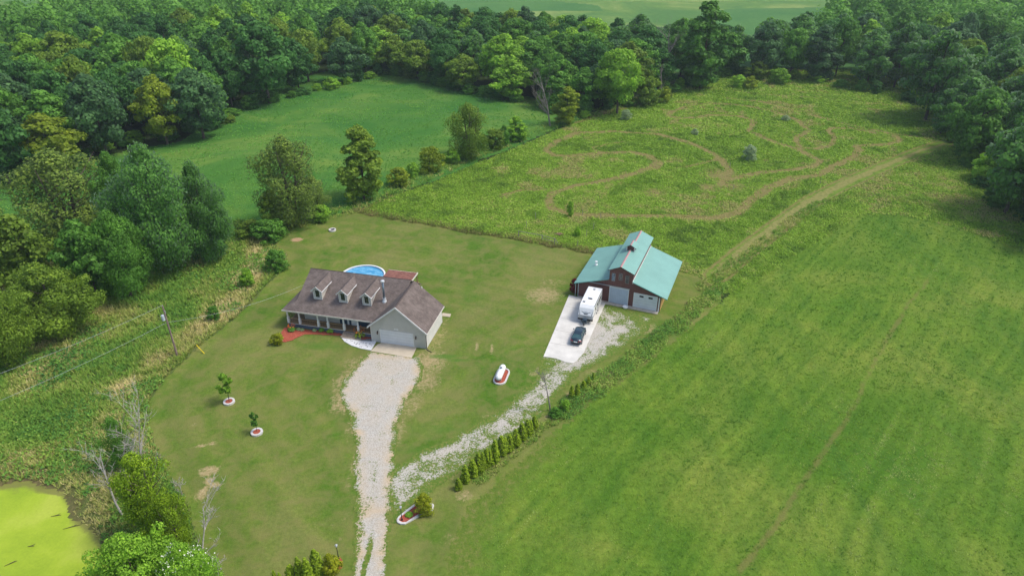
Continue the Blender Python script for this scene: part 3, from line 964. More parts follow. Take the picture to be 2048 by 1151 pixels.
    M['carpaint'] = plain('dark_blue_car_paint', (0.010, 0.030, 0.045), 0.22, 0.1, 2, 0.3, 0.6, 0.8)
    M['carglass'] = plain('car_window_glass', (0.030, 0.085, 0.095), 0.06, 0.25, 1.5, 0, 0.8)
    M['tailred'] = plain('tail_lamp_red', (0.50, 0.02, 0.02), 0.2)
    M['silver'] = plain('silver_panel', (0.42, 0.44, 0.45), 0.35, 0.05, 2, 0.3)
    M['yellow'] = plain('yellow_plastic', (0.70, 0.52, 0.01), 0.5)
    M['orange'] = plain('orange_petals', (0.85, 0.20, 0.02), 0.6)
    M['pink'] = plain('pink_petals', (0.65, 0.18, 0.12), 0.6)
    M['whitepetal'] = plain('white_blossom', (0.70, 0.72, 0.60), 0.7)
    M['bark'] = plain('grey_bark', (0.105, 0.085, 0.065), 0.95, 0.3, 2, 0, 0.1, 0, 0.4)
    M['deadwood'] = plain('bleached_dead_wood', (0.40, 0.375, 0.335), 0.9, 0.25, 3, 0, 0.1)
    M['wire'] = plain('wire', (0.55, 0.60, 0.60), 0.6)
    M['insul'] = plain('blue_grey_tank', (0.48, 0.54, 0.60), 0.4)
    # pool water
    m = NT('pool_cover_water')
    c = m.ramp(m.noise(0.9, 4, 0.7, 1.5, None, (0.5, 2.2, 1), R(35)), [(0.42, (0.05, 0.27, 0.50)), (0.55, (0.12, 0.40, 0.62)), (0.68, (0.55, 0.72, 0.82))])
    M['pool'] = m.bsdf(c, 0.12, 0, 0.5, m.bump(m.noise(2, 3), 0.15, 0.05))
    # patterned walk: pale slab with dark stencilled stones
    m = NT('stencilled_walk')
    vo = m.n.new('ShaderNodeTexVoronoi')
    vo.inputs['Scale'].default_value = 2.6
    m.L(m.coord(), vo.inputs['Vector'])
    spot = m.ramp(vo.outputs['Distance'], [(0.26, 1.0), (0.34, 0.0)])
    c = m.mix(m.math('MULTIPLY', m.math('MULTIPLY', spot, m.attr('band')), 0.85), (0.66, 0.67, 0.68), (0.07, 0.075, 0.09))
    M['walk'] = m.bsdf(c, 0.8, 0, 0.2)


build_mats()

# ------------------------------------------------------------------ the house
HX, HY = G(744.4, 681.9)
HYAW = R(-13.2)
house = thing('house', 'taupe sided house with brown shingle roof, three dormers, long porch and double garage', 'house', (HX, HY, 0), HYAW)


def hloc(u, v, z=0.0):
    return (HX + u * cos(HYAW) - v * sin(HYAW), HY + u * sin(HYAW) + v * cos(HYAW), z)


SL = 0.5077


def zf(v):
    return 3.5776 + SL * (v - 0.7826)


GS = 0.845


def zg(u):
    return 3.06 + GS * (u + 0.25) if u < 4.6 else 3.06 + GS * (9.45 - u)


# walls
mb = MB().prism([(0, 0), (9.1, 0), (9.1, zg(9.1) - .16), (4.6, zg(4.6) - .16), (0, zg(0) - .16)], 0, 7.8)
mb.build('garage_wall', M['siding'], house)
mb = MB().prism([(2.6, 0.02), (12.0, 0.02), (12.0, 4.1), (8.05, zf(8.05) - .2), (2.6, zf(2.6) - .2)], -12.9, 0.4, 'x')
mb.build('wall', M['siding_tan'], house)
MB().box(9.103, .13, .12, 9.13, 7.79, 2.95).build('sunlit_side_siding', M['siding_sunlit'], house)  # added panel whose paler colour paints sunlight on the garage side wall
MB().box(-6.6, 2.55, .8, -0.003, 2.597, zf(2.6) - .25).build('wall_panel', M['navy'], house, label='navy blue board wall around the front door')
MB().box(9.1, -.003, 0.0, 9.14, .12, 3.0).box(8.98, -.04, 0, 9.14, -.003, 3.0).build('corner_trim', M['cream'], house)
MB().box(-.04, -.04, 0, .1, -.003, 2.95).build('corner_trim', M['cream'], house)
# main roof
ZR = zf(8.05)
mb = MB()
mb.slab([(-15.5, .45, zf(.45)), (4.05, .45, zf(.45)), (4.05, 8.05, ZR), (-13.65, 8.05, ZR), (-13.65, 2.3, zf(2.3))], .16)
mb.slab([(-13.65, 8.05, ZR), (4.05, 8.05, ZR), (4.05, 12.5, ZR - .72 * 4.45), (-13.65, 12.5, ZR - .72 * 4.45)], .16)
mb.slab([(-15.5, .45, zf(.45)), (-13.65, 2.3, zf(2.3)), (-13.65, 7.0, zf(2.3)), (-15.5, 7.0, zf(.45))], .16)
mb.slab([(-.25, -.35, zg(-.25)), (4.6, -.35, zg(4.6)), (4.6, 8.15, zg(4.6)), (-.25, 8.15, zg(-.25))], .15)
mb.slab([(4.6, -.35, zg(4.6)), (9.45, -.35, zg(9.45)), (9.45, 8.15, zg(9.45)), (4.6, 8.15, zg(4.6))], .15)
roof = mb.build('roof', M['shingle'], house)
MB().prism([(-.14, -.10), (.14, -.10), (0, .035)], -13.7, 4.07, 'x').build('ridge_cap', plain('dark_ridge', (.075, .058, .054), .9), roof, loc=(0, 8.05, ZR + .01))
MB().prism([(-.13, -.085), (.13, -.085), (0, .04)], -.36, 7.3, 'y').build('ridge_cap', plain('dark_ridge', (.085, .066, .062), .9), roof, loc=(4.6, 0, zg(4.6) + .01))
# garage rake trim (white), porch fascia
mb = MB()
for a, b in (((-.42, zg(-.42)), (4.6, zg(4.6))), ((4.6, zg(4.6)), (9.55, zg(9.55)))):
    mb.prism([(a[0], a[1] + .03), (b[0], b[1] + .03), (b[0], b[1] - .26), (a[0], a[1] - .26)], -.43, -.353)
mb.build('rake_trim', M['white'], house)
MB().box(-15.5, .39, zf(.45) - .22, .2, .447, zf(.45) - .0).build('fascia', M['cream'], house)
MB().box(9.455, -.3, zg(9.45) - .2, 9.55, 8.1, zg(9.45) - .05).build('gutter', M['cream'], house)
mb = MB().tube([(9.45, -.33, 2.85), (9.2, -.1, 2.6), (9.2, -.1, .25), (9.35, -.35, .08), (10.2, -.75, .06)], [.055] * 5, 6)
mb.build('downspout', plain('dark_downspout', (.05, .035, .03), .5), house)
# garage door
gd = MB().box(1.62, -.05, 0.01, 6.98, -.004, 2.42).build('garage_door', M['goor'], house)
MB().box(1.5, -.075, 0, 1.617, -.003, 2.54).box(6.983, -.075, 0, 7.1, -.003, 2.54).box(1.617, -.075, 2.423, 6.983, -.003, 2.54).build('door_frame', M['white'], gd)
for u in (1.12, 7.5):
    s = MB().box(u - .07, -.09, 1.9, u + .07, -.003, 2.15).build('wall_lamp', M['black'], house)
    MB().cyl((u, -.15, 1.62), (u, -.15, 1.95), .085, .11, 8).cyl((u, -.15, 1.95), (u, -.15, 2.08), .12, .02, 8).build('lamp_glass', plain('lantern_brown', (.10, .05, .03), .4), s)
# small white number plates over the garage door (unreadable in the photograph at this size)
mb = MB()
for k in range(3):
    x = 4.0 + k * .24
    mb.box(x, -.02, 2.78, x + .17, -.003, 3.0)
mb.build('house_number', M['whitegloss'], house)
# porch: deck, skirting, posts, rails
dk = MB().box(-15.1, .85, .66, -0.01, 2.54, .79).box(-15.1, 2.54, .66, -12.905, 7.0, .79).build('porch_deck', M['porchwood'], house)
MB().box(-15.05, .9, 0, -.02, .96, .655).box(-15.05, .96, 0, -14.99, 7.0, .655).build('porch_skirting', M['skirt'], house)
MB().box(-15.12, .82, .70, -4.95, .847, .80).box(-2.7, .82, .70, -.02, .847, .80).build('deck_edge_trim', M['cream'], house)
for u in (-14.96, -12.9, -9.6, -7.9, -5.1, -2.64):
    po = MB().box(u - .10, .9, .80, u + .10, 1.1, zf(1) - .2).box(u - .17, .86, .795, u + .17, 1.2, 1.75).build('porch_post', M['white'], house)
MB().box(-3.95 - .1, 2.28, .8, -3.95 + .08, 2.5, zf(2.4) - .2).build('porch_post', M['white'], house) if False else None
for u in (-14.96,):
    for v in (4.0, 6.8):
        MB().box(u - .1, v - .1, .80, u + .1, v + .1, zf(.45) - .1).build('porch_post', M['white'], house)
railm = plain('cedar_rail', (.40, .27, .145), .8, .2)


def railing(u0, v0, u1, v1):
    m_ = MB()
    n = max(2, int(math.hypot(u1 - u0, v1 - v0) / .28))
    for z, t in ((1.68, .045), (.95, .03)):
        m_.cyl((u0, v0, z), (u1, v1, z), t, t, 4)
    for i in range(1, n):
        a = i / n
        m_.cyl((u0 + (u1 - u0) * a, v0 + (v1 - v0) * a, .95), (u0 + (u1 - u0) * a, v0 + (v1 - v0) * a, 1.68), .014, .014, 4)
    m_.build('railing', railm, house)


pu = [-14.96, -12.9, -9.6, -7.9, -5.1]
for a, b in zip(pu[:-1], pu[1:]):
    railing(a + .12, 1.0, b - .12, 1.0)
railing(-2.5, 1.0, -.05, 1.0)
railing(-14.96, 1.15, -14.96, 3.9)
railing(-14.96, 4.1, -14.96, 6.7)
# front door and windows


def window(u0, z0, u1, z1, v, par=None, glass='glass', div=1, name='window'):
    w = MB().box(u0 - .09, v - .07, z0 - .09, u0, v - .003, z1 + .09).box(u1, v - .07, z0 - .09, u1 + .09, v - .003, z1 + .09)
    w.box(u0, v - .07, z0 - .09, u1, v - .003, z0).box(u0, v - .07, z1, u1, v - .003, z1 + .09)
    for k in range(1, div):
        x = u0 + (u1 - u0) * k / div
        w.box(x - .05, v - .065, z0, x + .05, v - .003, z1)
    o = w.build(name, M['white'], par or house)
    p = MB()
    for k in range(div):
        a = u0 + (u1 - u0) * k / div + (.05 if k else 0)
        b = u0 + (u1 - u0) * (k + 1) / div - (.05 if k < div - 1 else 0)
        p.box(a, v - .035, z0, b, v - .004, z1)
    p.build('pane', M[glass], o)
    return o


window(-11.25, 1.75, -9.25, 3.05, 2.6, div=2)
for u in (-11.85, -9.13):
    MB().box(u, 2.53, 1.7, u + .48, 2.597, 3.1).build('shutter', M['black'], house)
window(-2.1, 1.85, -.75, 3.0, 2.548)
d = MB().box(-4.55, 2.5, .80, -3.45, 2.548, 2.95).build('front_door', M['whitegloss'], house)
MB().box(-4.3, 2.48, 2.3, -3.7, 2.497, 2.75).build('pane', M['glass'], d)
MB().box(-5.25, 2.48, .80, -4.95, 2.548, 2.9).build('side_panel', M['white'], house)
MB().box(-8.6, 2.52, 1.2, -7.9, 2.597, 2.9) if False else None
# porch steps
mb = MB()
for k, (z, v) in enumerate(((.55, .45), (.36, .05), (.18, -.35))):
    mb.box(-5.2, v, z - .16, -2.85, v + .42, z)
mb.box(-5.15, -.3, 0, -5.08, .85, .4).box(-2.97, -.3, 0, -2.9, .85, .4)
mb.build('steps', plain('step_boards', (.33, .27, .21), .85, .2), house)
# dormers
for uc in (-10.08, -5.65, -1.58):
    dm = MB().prism([(uc - .73, 4.2), (uc + .73, 4.2), (uc + .73, 6.42), (uc, 7.0), (uc - .73, 6.42)], 2.93, 7.1).build('dormer', M['siding_tan'], house)
    r_ = MB()
    e = 6.42 - .8 * .22 + .1
    vr = .7826 + (7.12 - 3.5776) / SL
    ve = .7826 + (e - 3.5776) / SL
    r_.slab([(uc - .95, 2.62, e), (uc, 2.62, 7.14), (uc, vr + .02, 7.14), (uc - .95, ve + .02, e)], .09)
    r_.slab([(uc, 2.62, 7.14), (uc + .95, 2.62, e), (uc + .95, ve + .02, e), (uc, vr + .02, 7.14)], .09)
    r_.build('dormer_roof', M['shingle'], dm)
    t = MB()
    for s in (-1, 1):
        t.prism([(uc + s * 1.0, e - .02), (uc, 7.165), (uc, 6.99), (uc + s * 1.0, e - .2)], 2.55, 2.617)
        x0, x1, zt = (.955, 1.01, e) if s > 0 else (.86, .92, e - .1)
        t.prism([(uc + s * x0, zt), (uc + s * x1, zt), (uc + s * x1, zt - .13), (uc + s * x0, zt - .13)], 2.617, ve)
    t.box(uc - .76, 2.88, 4.7, uc - .66, 2.927, 6.4).box(uc + .66, 2.88, 4.7, uc + .76, 2.927, 6.4).box(uc - .66, 2.88, 4.72, uc + .66, 2.927, 4.84)
    t.build('dormer_trim', M['white'], dm)
    window(uc - .36, 5.1, uc + .36, 6.38, 2.93, dm)
# flue pipe
fp = MB().cyl((.95, 4.05, 5.5), (.95, 4.05, 8.7), .17, .17, 12).build('flue_pipe', M['steel'], house, True)
MB().cyl((.95, 4.05, 5.1), (.95, 4.05, 5.55), .42, .22, 12).cyl((.95, 4.05, 5.62), (.95, 4.05, 5.75), .27, .27, 12).build('flashing', M['steelcap'], fp)
MB().cyl((.95, 4.05, 8.7), (.95, 4.05, 8.92), .30, .30, 12).cyl((.95, 4.05, 8.92), (.95, 4.05, 9.0), .30, .1, 12).build('flue_cap', M['steelcap'], fp)
MB().cyl((5.9, 7.9, 6.0), (5.9, 7.9, 6.35), .09, .09, 8).build('vent_pipe', M['white'], house)

# ------------------------------------------------------------------ pool, deck canopy, slabs
pool = thing('swimming_pool', 'round above ground swimming pool with white rim behind the house', 'pool', hloc(-9.3, 17.6), HYAW)
MB().lathe([(4.0, 0.0), (4.0, 1.2), (3.9, 1.2), (3.9, 1.0)], 40).build('pool_wall', plain('pool_wall', (.35, .50, .62), .5), pool, True)
ring = MB()
for i in range(40):
    a, b = 2 * pi * i / 40, 2 * pi * (i + 1) / 40
    ring.slab([(3.84 * cos(a), 3.84 * sin(a), 1.27), (4.14 * cos(a), 4.14 * sin(a), 1.27), (4.14 * cos(b), 4.14 * sin(b), 1.27), (3.84 * cos(b), 3.84 * sin(b), 1.27)], .07)
ring.build('pool_rim', M['whitegloss'], pool)
MB().lathe([(3.89, .92), (3.89, 1.05)], 40).build('water', M['pool'], pool)
cn = thing('deck_canopy', 'flat red brown canopy on posts over the deck behind the house', 'canopy', hloc(0, 0), HYAW)
MB().slab([(-4.45, 12.7, 2.75), (1.05, 12.7, 2.75), (1.05, 18.5, 2.6), (-4.45, 18.5, 2.6)], .12).build('canopy_roof', M['redshingle'], cn)
MB().box(1.055, 12.7, 2.42, 1.13, 18.55, 2.72).box(-4.45, 18.505, 2.42, 1.13, 18.57, 2.6).build('canopy_fascia', M['cream'], cn)
for u in (-4.3, .93):
    for v in (15.2, 18.35):
        MB().box(u - .07, v - .07, .0, u + .07, v + .07, 2.46).build('post', M['wood'], cn)
tag(MB().box(-6.2, 12.4, .55, 1.2, 18.6, .7).box(-6.1, 12.5, 0, -6, 18.5, .55).box(1.0, 12.5, 0, 1.1, 18.5, .55).build('wooden_deck', M['wood']), 'low wooden deck between the pool and the back of the house', 'deck')
o = bpy.data.objects['wooden_deck']
o.location = hloc(0, 0)
o.rotation_euler.z = HYAW


def poly_slab(name, pts, z, t, mat, kind=None, label=None, cat=None):
    o = MB().slab([(p[0], p[1], z) for p in pts], t).build(name, mat)
    return tag(o, label, cat, None, kind)


poly_slab('concrete_apron', GP([(764.5, 684.7), (755, 689), (741.5, 702), (823.5, 715.3), (833.5, 694.5), (830, 692)]), .07, .15, M['concrete'], 'structure')
for a, b in (((795, 688), (789, 709)), ((757, 699), (829, 706))):
    pass
poly_slab('concrete_slab', GP([(885, 626), (902, 628), (900, 634), (884, 632)]), .08, .2, M['concrete'], None, 'small tan concrete slab on the grass behind the garage', 'slab')
# stencilled walk
W1 = GP([(681, 673), (689, 673.5), (699, 676), (712, 681), (724, 682.3), (744, 682.6), (753, 682.6), (742, 700.5), (722, 697), (703, 691), (689, 683)])
mbw = MB().slab([(p[0], p[1], .09) for p in W1], .15)
wk = mbw.build('walkway', M['walk'])
tag(wk, None, None, None, 'structure')
bm = bmesh.new()
bm.from_mesh(wk.data)
bmesh.ops.triangulate(bm, faces=bm.faces)
for _ in range(4):
    bmesh.ops.subdivide_edges(bm, edges=[e for e in bm.edges if e.calc_length() > .35], cuts=1, use_grid_fill=True)
bm.to_mesh(wk.data)
bm.free()
co = np.array([v.co[:] for v in wk.data.vertices])
a_ = wk.data.attributes.new('band', 'FLOAT', 'POINT')
a_.data.foreach_set('value', np.clip((sdist(co[:, 0], co[:, 1], W1) - .25) * 6, 0, 1).astype(np.float32))
poly_slab('paver_landing', GP([(686, 668), (715, 670), (722, 675), (722, 682), (712, 681), (699, 676), (683, 672.5)]), .05, .12, plain('grey_pavers', (.33, .31, .28), .9, .2, 4), 'structure')
poly_slab('paver_landing', GP([(718, 679), (743, 677), (744, 681.5), (726, 681.8)]), .06, .12, plain('dark_pavers', (.20, .20, .195), .9, .2, 4), 'structure')
# mulch beds
BED = GP([(568, 656), (574, 654), (577, 654), (600, 658), (640, 662), (690, 668), (686, 671.5), (668, 671), (650, 669.5), (630, 668.5), (610, 669), (598, 673), (585, 680), (570, 684), (560, 683), (564, 676), (562, 667)])
sheet('mulch_bed', BED, .18, .07, M['mulch'], .08, 1)
sheet('mulch_bed', GP([(722, 668), (744, 669), (744, 678), (722, 679)]), .18, .07, M['mulch'], .05, 1)

# ------------------------------------------------------------------ the barn
BX, BY = G(1156.5, 591.2)
BYAW = R(-22)
barn = thing('barn', 'brown metal barn with green roof, raised centre bay, cupola and lean-to wings', 'barn', (BX, BY, 0), BYAW)


def bloc(u, v, z=0.0):
    return (BX + u * cos(BYAW) - v * sin(BYAW), BY + u * sin(BYAW) + v * cos(BYAW), z)


MB().prism([(0, 0), (5.3, 0), (5.3, 4.55), (0, 2.78)], 0, 13.9).prism([(9.4, 0), (14.35, 0), (14.35, 3.12), (9.4, 4.8)], 0, 13.9).prism([(5.3, 0), (9.4, 0), (9.4, 6.38), (7.25, 7.28), (5.3, 6.38)], -.004, 14.1).build('wall', M['barnwall'], barn)
rf = MB()
rf.slab([(-.78, -.4, 2.66), (5.295, -.4, 4.70), (5.295, 14.2, 4.70), (-.78, 14.2, 2.66)], .10)
rf.slab([(9.405, -.4, 4.98), (15.45, -.4, 2.93), (15.45, 14.2, 2.93), (9.405, 14.2, 4.98)], .10)
rf.build('lean_to_roof', M['greenroof'], barn)
rf = MB()
rf.slab([(5.12, -.45, 6.46), (7.2, -.45, 7.45), (7.2, 14.9, 7.45), (5.12, 14.9, 6.46)], .10)
rf.slab([(7.2, -.45, 7.45), (9.62, -.45, 6.42), (9.62, 14.9, 6.42), (7.2, 14.9, 7.45)], .10)
up = rf.build('upper_roof', M['greenroof'], barn)
MB().prism([(7.03, 7.40), (7.2, 7.50), (7.37, 7.40), (7.2, 7.46)], -.48, 6.3).prism([(7.03, 7.40), (7.2, 7.50), (7.37, 7.40), (7.2, 7.46)], 8.2, 14.95).build('ridge_cap', M['redcap'], up)
MB().box(9.402, -.42, 4.99, 9.47, 14.2, 5.10).box(9.40, -.46, 4.7, 9.52, -.41, 4.98).build('white_flashing', M['whitegloss'], barn)
gt = plain('green_trim', (.12, .34, .30), .45)
MB().prism([(-.8, 2.67), (5.3, 4.715), (5.3, 4.58), (-.8, 2.53)], -.46, -.405).build('rake_trim', gt, barn)
MB().prism([(9.4, 4.99), (15.5, 2.92), (15.5, 2.78), (9.4, 4.85)], -.46, -.405).build('rake_trim', gt, barn)
mb = MB().prism([(5.08, 6.45), (7.2, 7.46), (7.2, 7.33), (5.08, 6.32)], -.5, -.455).prism([(7.2, 7.46), (9.65, 6.41), (9.65, 6.28), (7.2, 7.33)], -.5, -.455)
mb.build('gable_trim', plain('dark_brown_trim', (.045, .028, .025), .5), barn)
# cupola
cp = MB().prism([(6.72, 6.9), (8.1, 6.9), (8.1, 8.0), (7.41, 8.35), (6.72, 8.0)], 6.45, 8.05).build('cupola', M['barnwall'], barn, loc=(-.2, 0, 0))
c_ = MB()
c_.slab([(6.35, 6.2, 7.92), (7.41, 6.2, 8.5), (7.41, 8.3, 8.5), (6.35, 8.3, 7.92)], .07)
c_.slab([(7.41, 6.2, 8.5), (8.47, 6.2, 7.92), (8.47, 8.3, 7.92), (7.41, 8.3, 8.5)], .07)
c_.build('cupola_roof', M['greenroof'], cp)
MB().prism([(7.26, 8.44), (7.41, 8.55), (7.56, 8.44), (7.41, 8.5)], 6.17, 8.33).build('cupola_ridge', M['redcap'], cp)
for u in (6.66, 8.0):
    MB().box(u, 6.38, 7.02, u + .16, 6.445, 7.98).build('corner_trim', M['white'], cp)
# gable windows
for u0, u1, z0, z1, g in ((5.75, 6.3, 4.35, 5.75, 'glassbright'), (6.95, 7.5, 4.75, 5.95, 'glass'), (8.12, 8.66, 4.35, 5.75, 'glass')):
    w = MB().box(u0 - .06, -.06, z0 - .06, u0, -.007, z1 + .06).box(u1, -.06, z0 - .06, u1 + .06, -.007, z1 + .06).box(u0, -.06, z0 - .06, u1, -.007, z0).box(u0, -.06, z1, u1, -.007, z1 + .06).build('window', M['weathered'], barn)
    MB().box(u0, -.035, z0, u1, -.008, z1).build('pane', M[g], w)
# doors
sd = MB().box(5.5, -.12, .1, 8.9, -.06, 3.2).build('sliding_door', M['slide'], barn)
MB().box(5.5, -.15, .05, 5.58, -.121, 3.2).box(8.82, -.15, .05, 8.9, -.121, 3.2).box(5.58, -.15, 3.1, 8.82, -.121, 3.2).build('door_frame', M['white'], sd)
MB().box(1.9, -.14, 3.22, 9.0, -.02, 3.34).build('door_track', M['silver'], barn)
g = MB().box(9.85, -.05, .02, 13.72, -.006, 2.72).build('overhead_door', M['goor'], barn)
MB().box(9.73, -.08, 0, 9.847, -.003, 2.84).box(13.723, -.08, 0, 13.84, -.003, 2.84).box(9.847, -.08, 2.723, 13.723, -.003, 2.84).build('door_frame', M['white'], g)
for u in (10.75, 12.3):
    MB().box(u, -.075, 2.2, u + .7, -.052, 2.5).build('pane', M['black'], g)
MB().box(14.05, -.14, .05, 14.25, -.003, 2.75).build('downspout', M['whitegloss'], barn)
MB().box(14.36, .1, .05, 14.40, 13.8, 3.0).build('sunlit_side_panel', plain('sunlit_orange', (.48, .29, .10), .8), barn)  # orange colour paints sunlight onto the barn's brown right wall
MB().box(-.12, -.12, 0, -.003, .1, 2.6).box(-.55, -.3, 0, -.45, -.2, 2.6).build('corner_post', M['silver'], barn)
pv = MB().cyl((1.3, 6.17, 3.3), (1.3, 6.17, 3.9), .10, .10, 10).build('roof_vent', M['whitegloss'], barn)
MB().cyl((1.3, 6.17, 3.95), (1.3, 6.17, 4.1), .24, .24, 12).build('vent_cap', M['whitegloss'], pv)
MB().cyl((1.3, 6.17, 3.28), (1.3, 6.17, 3.52), .34, .28, 12).build('flashing', M['whitegloss'], pv)
# slab in front and pad
poly_slab('barn_apron', [bloc(u, v)[:2] for u, v in ((.0, -1.0), (14.2, -.9), (14.2, -.01), (0, -.01))], .075, .2, plain('stained_concrete', (.43, .39, .32), .9, .2, 1.5), 'structure')
pad = poly_slab('concrete_pad', GP([(1087, 713), (1112, 717), (1131, 724), (1146, 726.5), (1152, 723), (1167, 706), (1187, 660), (1211, 606.5), (1180, 599.5), (1138, 590.5)]), .10, .2, M['whiteconcrete'], 'structure')
pj = MB()
pa, pb_, pc_, pd_ = [np.array(G(*p)) for p in ((1087, 713), (1152, 723), (1211, 606.5), (1138, 590.5))]
for k in range(1, 5):
    t_ = k / 5
    a_, b_ = pa + (pd_ - pa) * t_, pb_ + (pc_ - pb_) * t_
    n_ = np.array([-(b_ - a_)[1], (b_ - a_)[0]])
    n_ = n_ / np.linalg.norm(n_) * .03
    a_, b_ = a_ + (b_ - a_) * .03, b_ - (b_ - a_) * .03
    pj.slab([(*(a_ - n_), .104), (*(b_ - n_), .104), (*(b_ + n_), .104), (*(a_ + n_), .104)], .02)
tag(pj.build('pad_joints', plain('joint_dirt', (.34, .32, .28), .9)), None, None, None, 'structure')
tag(MB().lathe([(.42, .08), (.5, .3), (.44, .3), (.38, .16)], 16).build('metal_basin', M['whitegloss'], loc=(*G(1250.5, 615.5), 0)), 'small round pale basin on the ground by the sliding barn door', 'basin')


# ------------------------------------------------------------------ travel trailer
def trailer():
    a, b = np.array(G(1154.4, 636, .9)), np.array(G(1186.3, 641, .9))
    c = (a + b) / 2
    yaw = math.atan2(*(np.array([4.87, 1.68]))) - pi / 2     # heading from +Y
    yaw = -math.atan2(1.68, 4.87)
    t = thing('travel_trailer', 'white travel trailer with dark front band parked on the concrete pad before the barn', 'trailer', (c[0], c[1], .10), yaw)
    W = 1.22
    # local: y=0 front, +y towards the barn
    Lr = 7.0
    body = MB().prism([(.0, .75), (.0, 1.0), (.05, 1.55), (.62, 2.62), (1.15, 3.02), (Lr, 3.08), (Lr, .62), (.35, .62)], -W, W, 'x').build('body', M['whitegloss'], t, False, .035)
    # front cap panel, grey lower part
    MB().add([(-W - .008, -.008, .98), (W + .008, -.008, .98), (W + .008, .042, 1.56), (-W - .008, .042, 1.56), (-W - .008, .3, 1.0), (W + .008, .3, 1.0), (W + .008, .35, 1.56), (-W - .008, .35, 1.56)],
             [(0, 1, 2, 3), (4, 7, 6, 5), (0, 4, 5, 1), (3, 2, 6, 7), (0, 3, 7, 4), (1, 5, 6, 2)]).build('front_panel', M['silver'], t)
    MB().box(-W - .02, -.03, .66, W + .02, .32, .97).build('front_band', M['black'], t)
    # emblem and decals on the slanted cap
    def cap(y, z):
        return z
    em = MB()
    ps = [(.42 * cos(k * pi / 8), .17 * sin(k * pi / 8)) for k in range(16)]
    def on(x, s):     # s along slope from (.05,1.55) to (.62,2.62)
        return (x, .05 + .57 * s - .02, 1.55 + 1.07 * s)
    vs = [on(p[0], .34 + p[1]) for p in ps]
    em.slab(vs, .02)
    em.build('emblem', M['silver'], t)
    dc = MB()
    dc.slab([on(-.75, .52), on(-.3, .38), (on(-.3, .33)), on(-.75, .47)], .015)
    dc.slab([on(.75, .52), on(.3, .38), (on(.3, .33)), on(.75, .47)], .015)
    dc.slab([on(-.35, .24), on(.35, .24), on(.22, .14), on(-.22, .14)], .015)
    for s in (-1, 1):
        dc.slab([on(s * 1.20, .75), on(s * 1.12, .6), on(s * .92, .06), on(s * 1.0, .06)], .015)
    dc.build('front_decal', M['black'], t)
    for s in (-1, 1):
        MB().box(s * W - .02, .9, 3.0, s * W + .03, Lr, 3.06).build('roof_edge', M['silver'] if s < 0 else M['black'], t)
    MB().cyl((-W - .07, 1.3, 2.9), (-W - .07, Lr - .6, 2.92), .07, .07, 8).build('awning', M['black'], t)
    ac = MB().box(-.3, 3.0, 3.03, .42, 3.95, 3.30).build('roof_unit', M['whitegloss'], t, False, .05)
    MB().box(-.25, 2.94, 3.06, .37, 3.0, 3.2).build('grille', M['black'], ac)
    for x, y in ((-.05, 6.3), (-.75, 1.9)):
        v = MB().box(x - .2, y - .2, 3.05, x + .2, y + .2, 3.14).build('roof_vent', M['silver'], t)
        MB().box(x - .15, y - .24, 3.07, x + .15, y - .2, 3.13).build('vent_hood', M['black'], v)
    for y in (1.6, 3.0, 4.4, 5.5):
        MB().box(W - .01, y, 1.7, W + .02, y + .7, 2.3).build('side_window', M['glass'], t)
    MB().box(W - .01, 3.85, .75, W + .025, 4.3, 2.45).build('side_door', M['silver'], t)
    MB().box(W - .01, .4, 1.15, W + .012, Lr - .1, 1.32).box(-W - .012, .4, 1.15, -W + .01, Lr - .1, 1.32).build('side_stripe', M['black'], t)
    for s in (-1, 1):
        for y in (3.7, 4.6):
            wv = MB().cyl((s * (W - .28), y, .34), (s * (W - .03), y, .34), .34, .34, 16).build('wheel', M['rubber'], t)
            MB().cyl((s * (W - .05), y, .34), (s * (W - .01), y, .34), .19, .19, 12).build('rim', M['silver'], wv)
    MB().tube([(-.75, .3, .5), (0, -1.0, .45)], [.05, .05], 6).tube([(.75, .3, .5), (0, -1.0, .45)], [.05, .05], 6).box(-.09, -1.2, .42, .09, -.95, .55).cyl((0, -.85, 0), (0, -.85, .9), .04, .04, 8).build('hitch', M['black'], t)
    MB().box(-.35, -.55, .5, .35, -.05, 1.05).build('gas_bottle_cover', plain('dark_cover', (.035, .06, .085), .4), t, False, .08)
    return t


trailer()


